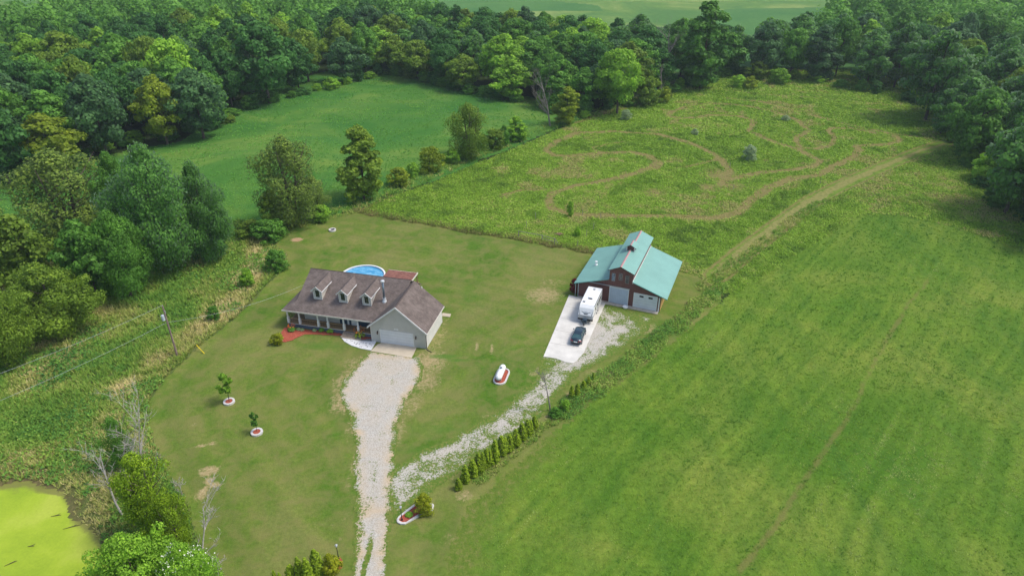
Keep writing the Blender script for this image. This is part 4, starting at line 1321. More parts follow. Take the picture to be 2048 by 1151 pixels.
# ------------------------------------------------------------------ car
def car():
    c = G(1157, 671, .5)
    yaw = -math.atan2(1.15, 3.75)
    t = thing('sedan_car', 'dark blue sedan parked on the pale concrete pad behind the white trailer', 'car', (c[0], c[1], .10), yaw)
    # local +y = front. length 4.65
    st = [  # y, half width, z low, z belt
        (-2.32, .62, .42, .78), (-2.25, .80, .30, .96), (-1.9, .88, .22, 1.02), (-1.2, .91, .20, .98), (0, .92, .19, .95), (.9, .91, .20, .94), (1.35, .90, .22, .93), (1.9, .86, .24, .84), (2.2, .76, .28, .72), (2.32, .55, .36, .6)]
    V, F = [], []
    for y, w, zl, zb in st:
        V += [(-w * .86, y, zl), (-w, y, zl + .22), (-w * .985, y, zb - .12), (-w * .86, y, zb), (0, y, zb + .04), (w * .86, y, zb), (w * .985, y, zb - .12), (w, y, zl + .22), (w * .86, y, zl), (0, y, zl)]
    n = 10
    for i in range(len(st) - 1):
        for k in range(n):
            F.append((i * n + k, i * n + (k + 1) % n, (i + 1) * n + (k + 1) % n, (i + 1) * n + k))
    F += [tuple(range(n)), tuple(range(len(V) - 1, len(V) - n - 1, -1))]
    b = MB().add(V, F).build('body', M['carpaint'], t, True)
    # glasshouse
    gl = [(-1.72, .70, 1.0, 1.005), (-.95, .66, .98, 1.38), (-.2, .66, .96, 1.45), (.35, .65, .95, 1.40), (1.12, .72, .93, .945)]
    V, F = [], []
    for y, w, z0, z1 in gl:
        w0 = w + .13
        V += [(-w0, y, z0 - .05), (-w * .9 if z1 > 1.1 else -w0, y, z1), (w * .9 if z1 > 1.1 else w0, y, z1), (w0, y, z0 - .05)]
    for i in range(len(gl) - 1):
        for k in range(4):
            F.append((i * 4 + k, i * 4 + (k + 1) % 4, (i + 1) * 4 + (k + 1) % 4, (i + 1) * 4 + k))
    F += [(0, 1, 2, 3), (19, 18, 17, 16)]
    gh = MB().add(V, F).build('windows', M['carglass'], t)
    rp = MB()
    rp.add([(-.58, -1.0, 1.39), (.58, -1.0, 1.39), (.62, -.2, 1.462), (-.62, -.2, 1.462), (.58, .42, 1.40), (-.58, .42, 1.40)], [(0, 1, 2, 3), (3, 2, 4, 5)])
    rp.add([(-.58, -1.0, 1.35), (.58, -1.0, 1.35), (.62, -.2, 1.42), (-.62, -.2, 1.42), (.58, .42, 1.36), (-.58, .42, 1.36)], [(3, 2, 1, 0), (5, 4, 2, 3)])
    rp.build('roof_panel', M['carpaint'], t)
    for s in (-1, 1):
        pl = MB()
        pl.tube([(s * .84, -1.72, 1.0), (s * .62, -.97, 1.39)], [.035, .035], 5)
        pl.tube([(s * .84, 1.12, .95), (s * .60, .37, 1.40)], [.03, .03], 5)
        pl.tube([(s * .62, -.97, 1.39), (s * .62, -.2, 1.455), (s * .60, .37, 1.40)], [.025, .025, .025], 5)
        pl.tube([(s * .80, -.25, .97), (s * .63, -.25, 1.44)], [.025, .025], 5)
        pl.build('pillar', M['carpaint'], t)
    for s in (-1, 1):
        MB().add([(s * .84, -2.20, .78), (s * .45, -2.335, .78), (s * .45, -2.335, .92), (s * .82, -2.2, .95), (s * .84, -1.95, .80), (s * .45, -2.1, .80), (s * .45, -2.1, .94), (s * .84, -1.95, .95)],
                 [(0, 1, 2, 3), (4, 7, 6, 5), (0, 4, 5, 1), (3, 2, 6, 7), (0, 3, 7, 4), (1, 5, 6, 2)]).build('tail_lamp', M['tailred'], t)
        MB().box(s * .98 - .08, .72, .98, s * .98 + .08, .86, 1.1).build('wing_mirror', M['carpaint'], t)
        MB().box(s * .62 - .17, 2.12, .58, s * .62 + .17, 2.27, .72).build('headlight', M['whitegloss'], t)
        for y in (-1.38, 1.42):
            w = MB().cyl((s * .70, y, .33), (s * .925, y, .33), .33, .33, 18).build('wheel', M['rubber'], t)
            MB().cyl((s * .91, y, .33), (s * .94, y, .33), .21, .2, 10).build('rim', M['silver'], w)
    MB().box(-.26, -2.37, .66, .26, -2.325, .80).build('licence_plate', M['whitegloss'], t)
    MB().box(-.75, -2.36, .36, .75, -2.2, .5).build('bumper', M['black'], t)


car()

# ------------------------------------------------------------------ propane tank on its bed
tx, ty = G(1001.5, 753)
tk = thing('propane_tank', 'white cylindrical propane tank on a mulched bed in the lawn', 'tank', (tx, ty, 0), R(-14) + 0)
prof = [(.02, -1.72), (.22, -1.66), (.38, -1.5), (.48, -1.25), (.5, -1.0), (.5, 1.0), (.48, 1.25), (.38, 1.5), (.22, 1.66), (.02, 1.72)]
mt = MB().lathe(prof, 20)
mt.v = [(x, z, .85 + y) for x, y, z in mt.v]
mt.build('tank_body', M['whitegloss'], tk, True)
dmz = MB().cyl((0, .35, 1.3), (0, .35, 1.46), .2, .17, 12).build('valve_dome', M['steel'], tk, True)
for y in (-1, 1):
    MB().box(-.35, y - .08, .05, .35, y + .08, .5).build('foot', M['silver'], tk)
bedo = thing('tank_bed', 'oval red mulch bed with a pale block border under the propane tank', 'flower bed', (tx + .12, ty, 0), R(-14))


def stadium(hw, hl, n=10):
    return [(hw * cos(pi * k / n), hl - hw + hw * sin(pi * k / n)) for k in range(n + 1)] + [(-hw * cos(pi * k / n), -(hl - hw) - hw * sin(pi * k / n)) for k in range(n + 1)]


def border(outer, inner, z, mat, par, name='border'):
    m_ = MB()
    n = len(outer)
    for i in range(n):
        j = (i + 1) % n
        m_.slab([(outer[i][0], outer[i][1], z), (outer[j][0], outer[j][1], z), (inner[j][0], inner[j][1], z), (inner[i][0], inner[i][1], z)], z)
    return m_.build(name, mat, par)


border(stadium(.98, 2.0), stadium(.76, 1.78), .2, M['stonewhite'], bedo)
MB().slab([(x, y, .1) for x, y in stadium(.76, 1.78)], .1).build('mulch', M['mulch'], bedo)
# fire pit
fpit = thing('fire_pit', 'round pale stone fire pit with dark ash on the far lawn', 'fire pit', (*G(665, 461), 0))
circ = lambda r, n=18: [(r * cos(2 * pi * k / n), r * sin(2 * pi * k / n)) for k in range(n)]
border(circ(.75), circ(.5), .32, M['stonewhite'], fpit, 'stone_ring')
MB().slab([(x, y, .12) for x, y in circ(.5)], .1).build('ash', M['black'], fpit)
poly_slab('soil_patch', GP([(584, 480), (590, 476), (602, 476), (605, 479), (596, 483), (586, 483)]), .025, .06, M['soil'], 'structure')
# flower bed with the lamp
bx, by = G(829, 1021)
fb = thing('lamp_flower_bed', 'tongue shaped red mulch bed edged with white blocks beside the driveway', 'flower bed')
OUT = GP([(859, 1004), (868, 1010), (866, 1020), (850, 1027), (838, 1033), (822, 1042), (810, 1048.5), (801, 1048.5), (794.5, 1045), (793.5, 1040), (797, 1034), (804, 1028), (814, 1020), (825, 1012), (840, 1003)])
cc = OUT.mean(0)
IN = []
for i, p in enumerate(OUT):
    d_ = cc - p
    IN.append(tuple(p + d_ / np.linalg.norm(d_) * .3))
border([tuple(p) for p in OUT], IN, .18, M['stonewhite'], fb)
MB().slab([(x, y, .1) for x, y in IN], .1).build('mulch', M['mulch'], fb)


def lamp_post(px, py, label, h=2.0):
    t = thing('lamp_post', label, 'lamp post', (*G(px, py), .1), 0, 'black garden lamp posts')
    MB().lathe([(.13, 0), (.11, .12), (.05, .3), (.035, h - .3), (.06, h - .25), (.04, h - .15)], 10).build('post', M['black'], t)
    l = MB().cyl((0, 0, h - .15), (0, 0, h + .12), .09, .13, 6).build('lamp_head', M['insul'], t)
    MB().cyl((0, 0, h + .12), (0, 0, h + .25), .17, .02, 6).build('lamp_cap', M['silver'], l)


lamp_post(804, 1040, 'black garden lamp post standing in the tongue shaped mulch bed')
lamp_post(677.5, 1117, 'black garden lamp post behind the yellow shrub at the bottom of the photo')
poly_slab('mulch_bed', GP([(680, 1112), (686, 1122), (684, 1135), (660, 1151), (640, 1165), (560, 1175), (560, 1158), (640, 1148), (668, 1125)]), .03, .06, M['mulch'], 'structure')

# ------------------------------------------------------------------ utility pole, wires, marker
pb = G(355, 712)
pole = thing('utility_pole', 'leaning wooden utility pole with a grey transformer at the marsh edge', 'utility pole', (*pb, 0))
PT = (-.05, .1, 9.0)
MB().tube([(0, 0, -.1), (PT[0], PT[1], 9.0)], [.16, .11], 10).build('pole', M['polewood'], pole)
tr_ = MB().cyl((-.32, -.2, 6.7), (-.32, -.2, 7.55), .24, .24, 14).cyl((-.32, -.2, 7.55), (-.32, -.2, 7.66), .25, .1, 14).build('transformer', M['insul'], pole, False)
MB().cyl((-.32, -.2, 7.6), (-.32, -.2, 7.95), .05, .04, 8).build('bushing', M['black'], tr_)
MB().cyl((.02, -.1, 8.2), (.3, -.2, 8.2), .03, .03, 6).cyl((.3, -.2, 7.9), (.3, -.2, 8.35), .05, .05, 6).build('cutout', M['silver'], pole)
ins = MB().cyl((PT[0], PT[1], 9.0), (PT[0], PT[1], 9.22), .05, .03, 8).build('insulator', M['silver'], pole)


def wire(name, a, b, sag, label):
    pts = []
    for i in range(25):
        t = i / 24
        p = Vector(a).lerp(Vector(b), t)
        p.z -= sag * 4 * t * (1 - t)
        pts.append(p)
    o = MB().tube(pts, [.013] * 25, 4).build(name, M['wire'])
    tag(o, label, 'wire')


top = (pb[0] + PT[0], pb[1] + PT[1], 9.1)
mid = (pb[0] - .03, pb[1] + .02, 6.2)
l1 = G(-160, 812, 8.0)
l2 = G(-160, 868, 6.0)
wire('power_line', top, (l1[0], l1[1], 8.6), .6, 'upper wire running left from the top of the utility pole')
wire('power_line', mid, (l2[0], l2[1], 6.2), .6, 'lower wire running left from the middle of the utility pole')
wire('power_line', mid, hloc(-13.5, 9.5, 4.6), 1.2, 'thin service wire from the utility pole to the house eave')
a, b = G(393, 690, .9), G(409, 707, 0)
tag(MB().cyl((a[0], a[1], .95), (b[0], b[1], 0), .06, .06, 8).build('guy_marker', M['yellow']), 'slanting yellow guy wire marker on the lawn beside the utility pole', 'marker')

# ------------------------------------------------------------------ old fence by the meadow and loose posts
f0, f1, f2 = G(1037, 473, 0), G(1084, 481, 0), G(1109, 488, 0)
fe = thing('rail_fence', 'weathered grey rail fence with brace at the lawn and meadow edge', 'fence')
for p in (f0, f1, f2):
    MB().cyl((p[0], p[1], 0), (p[0], p[1], 1.35), .08, .07, 7).build('post', M['weathered'], fe)
MB().tube([(f0[0], f0[1], 1.25), (f1[0], f1[1], 1.2), (f2[0], f2[1], 1.2)], [.055] * 3, 6).build('rail', M['weathered'], fe)
MB().tube([(f1[0], f1[1], .6), (f2[0], f2[1], .55)], [.045] * 2, 6).build('rail', M['weathered'], fe)
br_ = G(1118, 490)
MB().tube([(f2[0], f2[1], 1.3), (br_[0], br_[1], 0)], [.05, .05], 6).build('brace', M['weathered'], fe)
FP_ = [((1155, 494), 'the barn side of the rail fence, thin and pale'), ((1173, 473), 'right of the bloom heap, nearest to it'), ((1187, 459), 'in the meadow behind the barn, beyond two others'), ((1053, 455), 'in the weeds behind the rail fence'),
       ((1071, 437), 'in the meadow where the winding track bends back'), ((1201, 438), 'in the meadow straight beyond the barn cupola'), ((1165, 430), 'beside the winding track, palest of the meadow posts'), ((1466, 380), 'by the red brown patch of the meadow'),
       ((1640, 368), 'beside the mown path where it bends'), ((1459, 336), 'below the blue green bush in the meadow, dark topped')]
for (p, lb) in FP_:
    t = tag(MB().cyl((*G(*p), 0), (*G(*p), 1.55), .05, .045, 6).build('fence_post', M['weathered']), 'single wooden post ' + lb, 'fence post', 'single posts standing in the meadow')
# heap of pale and dark blooms
gx, gy = G(1119, 471)
hp = MB()
rr = random.Random(3)
for k in range(26):
    a, r = rr.uniform(0, 2 * pi), rr.uniform(0, .8)
    p = Vector((gx + r * 1.2 * cos(a), gy + r * .6 * sin(a), rr.uniform(.15, .5)))
    q_ = p + Vector((rr.uniform(-.5, .5), rr.uniform(-.4, .4), rr.uniform(-.1, .2)))
    hp.cyl(p, q_, .06, .05, 6)
tag(hp.build('log_pile', plain('cut_logs', (.36, .20, .15), .8, .5, 4)), 'small heap of reddish cut logs in the weeds behind the rail fence', 'log pile')

# ------------------------------------------------------------------ foliage materials
def lm(key, base, silver=None, trans=0.42):
    kk = .92 if key in ('leaves_dark_green', 'leaves_blue_green', 'leaves_mid_green', 'leaves_silver_green') else 1
    base = (min(1, base[0] * 1.95 * kk), min(1, base[1] * 1.78 * kk), base[2] * 1.15 * kk)
    M[key] = leaf_mat(key, sc(base, .62), base, tuple(min(1, c * k) for c, k in zip(base, (1.75, 1.55, 1.5))), trans, silver)


lm('leaves_dark_green', (0.040, 0.128, 0.038))
lm('leaves_mid_green', (0.070, 0.188, 0.036))
lm('leaves_blue_green', (0.048, 0.125, 0.058), (0.13, 0.24, 0.14))
lm('leaves_olive', (0.092, 0.168, 0.026))
lm('leaves_yellow_green', (0.135, 0.205, 0.022))
lm('leaves_bright_green', (0.130, 0.270, 0.036))
lm('leaves_silver_green', (0.062, 0.170, 0.044), (0.30, 0.44, 0.27))
lm('leaves_willow', (0.115, 0.190, 0.045), (0.17, 0.25, 0.09))
lm('leaves_arborvitae', (0.130, 0.215, 0.016), None, .25)
lm('leaves_gold', (0.165, 0.215, 0.016))
lm('leaves_sage', (0.18, 0.27, 0.20), (0.42, 0.50, 0.42))
lm('leaves_purple', (0.10, 0.018, 0.028))
lm('leaves_juniper', (0.105, 0.19, 0.012), None, .3)
lm('leaves_lily', (0.16, 0.26, 0.03))


# ------------------------------------------------------------------ tree meshes (real size, base at origin)
EXT = {}


def crown_mesh(name, seed, H, Rr, z0, shape, nblob, nleaf, leaf, gap=0.0, droop=0.0):
    g = np.random.default_rng(seed)
    P, N, T = [], [], []
    blobs = []
    for k in range(nblob):
        t = g.random() ** 0.85
        if shape == 'round':
            pr = math.sqrt(max(0.02, 1 - (2 * t - .95) ** 2)) * (1 - .10 * t)
        elif shape == 'billow':
            pr = math.sqrt(max(0.02, 1 - (2 * t - .9) ** 2)) * g.uniform(.72, 1.12)
        elif shape == 'spread':
            pr = max(0.3, min(1, .55 + 1.1 * t)) * math.sqrt(max(0.02, 1 - max(0, (t - .45) / .56) ** 2))
        elif shape == 'tall':
            pr = math.sqrt(max(.05, 1 - t ** 3.2)) * (.55 + .45 * min(1, t * 2.2 + .3)) * g.uniform(.7, 1.05)
        elif shape == 'cone':
            pr = (1 - t) ** .5 * min(1, .72 + t * 1.6) + .02
        else:  # ragged
            pr = math.sqrt(max(.05, 1 - (2 * t - .9) ** 2)) * (.65 + .5 * vn(t * 5, seed, 1, seed)[()] if False else .6 + .5 * g.random())
        a = g.random() * 2 * pi
        rf = (0.35 + 0.65 * g.random() ** .5)
        # lobed outline: radius varies with direction
        lob = 1 + .16 * math.sin(3 * a + seed) + .10 * math.sin(5 * a + 2.1 * seed)
        rb = Rr * g.uniform(.14, .27) * (1.15 - .3 * t)
        if shape == 'cone':
            rb = Rr * .24 * (1.15 - t * .7)
        rr = max(0, Rr * pr * lob - rb * .8) * rf
        blobs.append((rr * cos(a), rr * sin(a), z0 + rb * .5 + (H - z0 - rb * 1.3) * t, rb, g.normal(0, .16)))
    B = np.array([b[:4] for b in blobs])
    w = B[:, 3] ** 2
    cnt = (nleaf * w / w.sum()).astype(int) + 4
    for (x, y, z, rb, tb), n in zip(blobs, cnt):
        d = g.normal(size=(n, 3))
        d[:, 2] = d[:, 2] * .8 + .25
        d /= np.linalg.norm(d, axis=1, keepdims=True)
        r = rb * g.uniform(.45, 1.22, (n, 1))
        sq = np.array([1, 1, .72 if shape != 'cone' else 1.2])
        p = np.array([x, y, z]) + d * r * sq
        if droop:
            p[:, 2] -= droop * g.random(n) ** 2 * (1 - d[:, 2]) * rb
        # drop leaves that are buried deep in neighbouring clumps
        dd = np.sqrt(((p[:, None, :] - B[None, :, :3]) ** 2).sum(2)) / B[None, :, 3]
        ok = (dd < .55).sum(1) < 1
        if gap:
            ok &= g.random(n) > gap
        p, dn = p[ok], d[ok]
        P.append(p)
        out = p - np.array([0, 0, z0 + (H - z0) * .4])
        out /= np.linalg.norm(out, axis=1, keepdims=True) + 1e-6
        N.append(dn + .35 * out + g.normal(0, .58, p.shape))
        T.append(np.clip(.45 + tb + g.normal(0, .13, len(p)) + .10 * dn[:, 2], 0, 1))
    P, N, T = np.concatenate(P), np.concatenate(N), np.concatenate(T)
    V, F, TT = leaves_np(P, N, leaf * g.uniform(.6, 1.35, len(P)), T, .8, g)
    o = np_mesh(name, V, F, M['leaves_mid_green'], {'tint': TT})
    me = o.data
    bpy.data.objects.remove(o)
    rad = np.hypot(P[:, 0], P[:, 1])
    EXT[me.name] = (float(np.percentile(rad, 96)), float(P[:, 2].max()))
    return me


def trunk_mesh(name, seed, H, r, z0, spread, n=7, stems=1):
    g = random.Random(seed)
    m_ = MB()
    for s in range(stems):
        sx, sy = (g.uniform(-.5, .5), g.uniform(-.5, .5)) if stems > 1 else (0, 0)
        lx, ly = (g.uniform(-.12, .12) * H, g.uniform(-.12, .12) * H) if stems > 1 else (g.uniform(-.5, .5), g.uniform(-.5, .5))
        pts = [Vector((sx, sy, -.3)), Vector((sx + lx * .2, sy + ly * .2, z0 * .7)), Vector((sx + lx * .6, sy + ly * .6, H * .5)), Vector((sx + lx, sy + ly, H * .85))]
        m_.tube(pts, [r, r * .8, r * .5, r * .12], 8)
        for k in range(n):
            t = g.uniform(.25, .75)
            p = pts[1].lerp(pts[3], t)
            a = g.uniform(0, 2 * pi)
            L = spread * g.uniform(.4, .75)
            q = p + Vector((cos(a) * L * .5, sin(a) * L * .5, L * .35))
            e = p + Vector((cos(a) * L, sin(a) * L, L * .9))
            m_.tube([p, q, e], [r * .38, r * .22, r * .05], 5)
    me = bpy.data.meshes.new(name)
    me.from_pydata(m_.v, [], m_.f)
    me.materials.append(M['bark'])
    return me


def dead_mesh(name, seed, H, r, spread, up=.8, fine=5):
    g = random.Random(seed)
    m_ = MB()

    def grow(p, d, L, rr, lev):
        pts, rs = [p], [rr]
        k = 4
        for i in range(k):
            d = (d + Vector((g.uniform(-.16, .16), g.uniform(-.16, .16), .05))).normalized()
            p = p + d * (L / k)
            pts.append(p)
            rs.append(rr * (1 - .8 * (i + 1) / k))
        m_.tube(pts, rs, 5 if lev else 7)
        if lev < 3:
            for i in range([fine + 4, fine, 3][lev]):
                t = g.uniform(.2, .98)
                j = min(k - 1, int(t * k))
                q = pts[j].lerp(pts[j + 1], t * k - j)
                a = g.uniform(0, 2 * pi)
                nd = (d * up + Vector((cos(a), sin(a), g.uniform(-.1, .5))) * .8).normalized()
                grow(q, nd, L * g.uniform(.28, .5) * (spread if lev == 0 else 1), max(.018, rs[j] * .5), lev + 1)
    grow(Vector((0, 0, -.2)), Vector((0, 0, 1)), H, r, 0)
    me = bpy.data.meshes.new(name)
    me.from_pydata(m_.v, [], m_.f)
    me.materials.append(M['deadwood'])
    return me


TM = {}
TM['round'] = [crown_mesh('crown', s, 20, 8.2, 3.0, 'round', 85, 12500, .40) for s in (1, 2, 3)]
TM['spread'] = [crown_mesh('crown', s, 19, 9.0, 4.0, 'spread', 95, 13000, .40) for s in (4, 5)]
TM['tall'] = [crown_mesh('crown', s, 23, 6.3, .6, 'tall', 95, 14500, .37) for s in (6, 7)]
TM['ragged'] = [crown_mesh('crown', s, 19, 7.2, 2.5, 'ragged', 80, 11000, .40, .10) for s in (8, 9)]
TM['fine'] = [crown_mesh('crown', s, 16, 7.5, .3, 'billow', 150, 56000, .165, .0) for s in (10, 11)]
TM['willow'] = [crown_mesh('crown', s, 15, 5.6, .8, 'ragged', 85, 27000, .135, .15, 1.2) for s in (12, 13)]
TM['bush'] = [crown_mesh('crown', s, 4, 2.1, -.3, 'round', 70, 5600, .115) for s in (14, 15)]
TM['cone'] = [crown_mesh('crown', s, 4, .62, .02, 'cone', 190, 10500, .05) for s in (16, 17)]
TM['sapling'] = [crown_mesh('crown', s, 3.4, 1.05, 1.0, 'ragged', 24, 1500, .13, .1) for s in (18,)]
TK = {k: trunk_mesh('trunk', i, *a) for i, (k, a) in enumerate({
    'round': (20, .42, 3.5, 7), 'spread': (19, .5, 4.5, 8), 'tall': (23, .36, 3, 5), 'ragged': (19, .36, 4, 6), 'fine': (16, .4, 2, 6), 'bush': (4, .07, .4, 1.5), 'sapling': (3.4, .05, 1.2, .8), 'cone': (4, .07, .2, .3)}.items())}
TK['willow'] = trunk_mesh('trunk', 77, 15, .26, 2.5, 5, 6, 3)
TH = {'round': 20, 'spread': 19, 'tall': 23, 'ragged': 19, 'fine': 16, 'willow': 15, 'bush': 4, 'cone': 4, 'sapling': 3.4}
TR_ = {'round': 8.6, 'spread': 9.2, 'tall': 6.3, 'ragged': 7.2, 'fine': 7.6, 'willow': 5.8, 'bush': 2.1, 'cone': .6, 'sapling': 1.05}
KN = {}


def tree(name, cat, label, x, y, H, W, shape, mat, group=None, z=0.0, var=None, trunk=True):
    """H height, W crown width"""
    k = KN.get(shape, 0)
    KN[shape] = k + 1
    me = TM[shape][(k if var is None else var) % len(TM[shape])]
    er, eh = EXT[me.name]
    sz = H / eh
    sx = W / (2 * er)
    t = thing(name, label, cat, (x, y, z), random.uniform(0, 2 * pi), group, (sx, sx, sz))
    c = bpy.data.objects.new('crown' if cat == 'tree' else 'foliage', me)
    COL.objects.link(c)
    c.parent = t
    c.material_slots[0].link = 'OBJECT'
    c.material_slots[0].material = M[mat]
    if trunk:
        b = bpy.data.objects.new('trunk' if cat == 'tree' else 'stem', TK[shape])
        COL.objects.link(b)
        b.parent = t
    return t


def at(px, py, h, wpx, shape, mat, label, name='broadleaf_tree', cat='tree', group=None, var=None, trunk=True, z=0.0):
    """px,py = foot of the plant in the photograph, h = photo y of its top, wpx = photo width of its crown"""
    x, y = G(px, py)
    # height so that the top projects to photo row h
    lo, hi = 0.3, 60
    for _ in range(40):
        m_ = (lo + hi) / 2
        if PX(x, y, m_)[1] > h:
            lo = m_
        else:
            hi = m_
    zc = y * cos(PITCH) + CAM_H * sin(PITCH) - m_ * .5 * sin(PITCH)
    return tree(name, cat, label, x, y, m_, wpx * zc / FPX, shape, mat, group, z, var, trunk)


# ------------------------------------------------------------------ single trees one can point to
near = [
    (345, 540, 283, 170, 'fine', 'leaves_silver_green', 'big dense tree with silvery leaf undersides left of the lawn'),
    (262, 480, 300, 95, 'fine', 'leaves_mid_green', 'upright green tree behind the left shoulder of the big silvery tree'),
    (262, 592, 418, 130, 'fine', 'leaves_mid_green', 'medium round tree in front of the big silvery tree'),
    (160, 500, 296, 185, 'willow', 'leaves_willow', 'loose pale tree with visible limbs behind the left thicket'),
    (120, 668, 525, 170, 'fine', 'leaves_olive', 'low olive green tree at the marsh edge above the power lines'),
    (75, 590, 428, 125, 'ragged', 'leaves_olive', 'olive tree standing behind the low marsh edge tree'),
    (-5, 570, 368, 110, 'willow', 'leaves_willow', 'loose grey green tree cut by the left edge of the photo'),
    (15, 735, 560, 130, 'fine', 'leaves_olive', 'olive tree cut by the left edge, nearest the power lines'),
    (200, 600, 440, 110, 'ragged', 'leaves_mid_green', 'narrow dark tree squeezed between the olive and the round tree'),
    (425, 522, 318, 110, 'fine', 'leaves_silver_green', 'green tree on the right flank of the big silvery tree'),
    (590, 448, 268, 122, 'willow', 'leaves_willow', 'tall loose pale tree at the far left corner of the lawn'),
    (632, 428, 352, 66, 'willow', 'leaves_willow', 'shorter hazy tree leaning out right of the tall pale tree'),
    (552, 452, 378, 60, 'ragged', 'leaves_olive', 'shadowed small tree at the left foot of the tall pale tree'),
    (728, 398, 250, 88, 'tall', 'leaves_olive', 'upright green tree with a notched top in the fence row'),
    (938, 316, 204, 84, 'willow', 'leaves_olive', 'round headed drooping tree in the middle of the fence row'),
    (1032, 282, 232, 40, 'tall', 'leaves_bright_green', 'small upright tree farthest along the fence row'),
    (1133, 250, 172, 48, 'tall', 'leaves_yellow_green', 'yellow green slim tree beside the bare dead tree'),
    (1234, 228, 98, 96, 'spread', 'leaves_bright_green', 'large fresh green tree at the corner of the wood above the meadow'),
    (1400, 178, -2, 96, 'tall', 'leaves_mid_green', 'tallest tree, rising above the wood to the top of the photo'),
    (1880, 270, 206, 50, 'ragged', 'leaves_silver_green', 'small pale tree standing in front of the right wood'),
    (215, 312, 146, 112, 'round', 'leaves_blue_green', 'broad blue green tree at the front of the left wood'),
    (408, 278, 136, 112, 'round', 'leaves_blue_green', 'dome shaped blue green tree at the pasture corner of the left wood'),
    (335, 288, 150, 96, 'ragged', 'leaves_yellow_green', 'yellow leaved tree with bare lower trunk at the left wood edge'),
    (120, 350, 226, 120, 'ragged', 'leaves_yellow_green', 'flat yellow green tree with twisted stems low at the left wood edge'),
    (20, 368, 205, 120, 'round', 'leaves_dark_green', 'dark tree cut by the left edge above the pasture'),
    (55, 300, 146, 120, 'round', 'leaves_blue_green', 'grey green tree behind the left edge of the wood'),
    (540, 208, 42, 130, 'round', 'leaves_dark_green', 'great dark tree at the bend of the left wood over the pasture'),
    (365, 235, 76, 105, 'spread', 'leaves_bright_green', 'light crowned tree standing up in the middle of the left wood'),
    (1140, 160, 55, 80, 'round', 'leaves_bright_green', 'bright round crowned tree in the second row of the far wood'),
    (1275, 130, 28, 76, 'round', 'leaves_silver_green', 'grey green rounded tree near the top left of the tallest tree'),
    (2010, 425, 232, 140, 'round', 'leaves_silver_green', 'big silvery tree bulging from the right wood beside the hayfield'),
    (2040, 420, 285, 120, 'fine', 'leaves_mid_green', 'green tree cut by the right edge below the silvery tree'),
    (1850, 240, 60, 120, 'round', 'leaves_silver_green', 'pale crowned tall tree in the right wood above the small pale tree'),
    (320, 1072, 905, 120, 'willow', 'leaves_juniper', 'vine covered bright green tree among dead branches by the pond'),
    (362, 1110, 985, 80, 'willow', 'leaves_juniper', 'lower vine covered tree at the lawn edge by the pond'),
    (255, 935, 832, 58, 'willow', 'leaves_mid_green', 'small round green tree above the dead branches by the pond'),
    (300, 1225, 1068, 180, 'fine', 'leaves_bright_green', 'bright leafy tree at the bottom edge beside the pond'),
    (400, 1235, 1085, 130, 'fine', 'leaves_bright_green', 'white flowering leafy tree at the bottom edge behind the dead twigs'),
]
for a in near:
    at(*a)
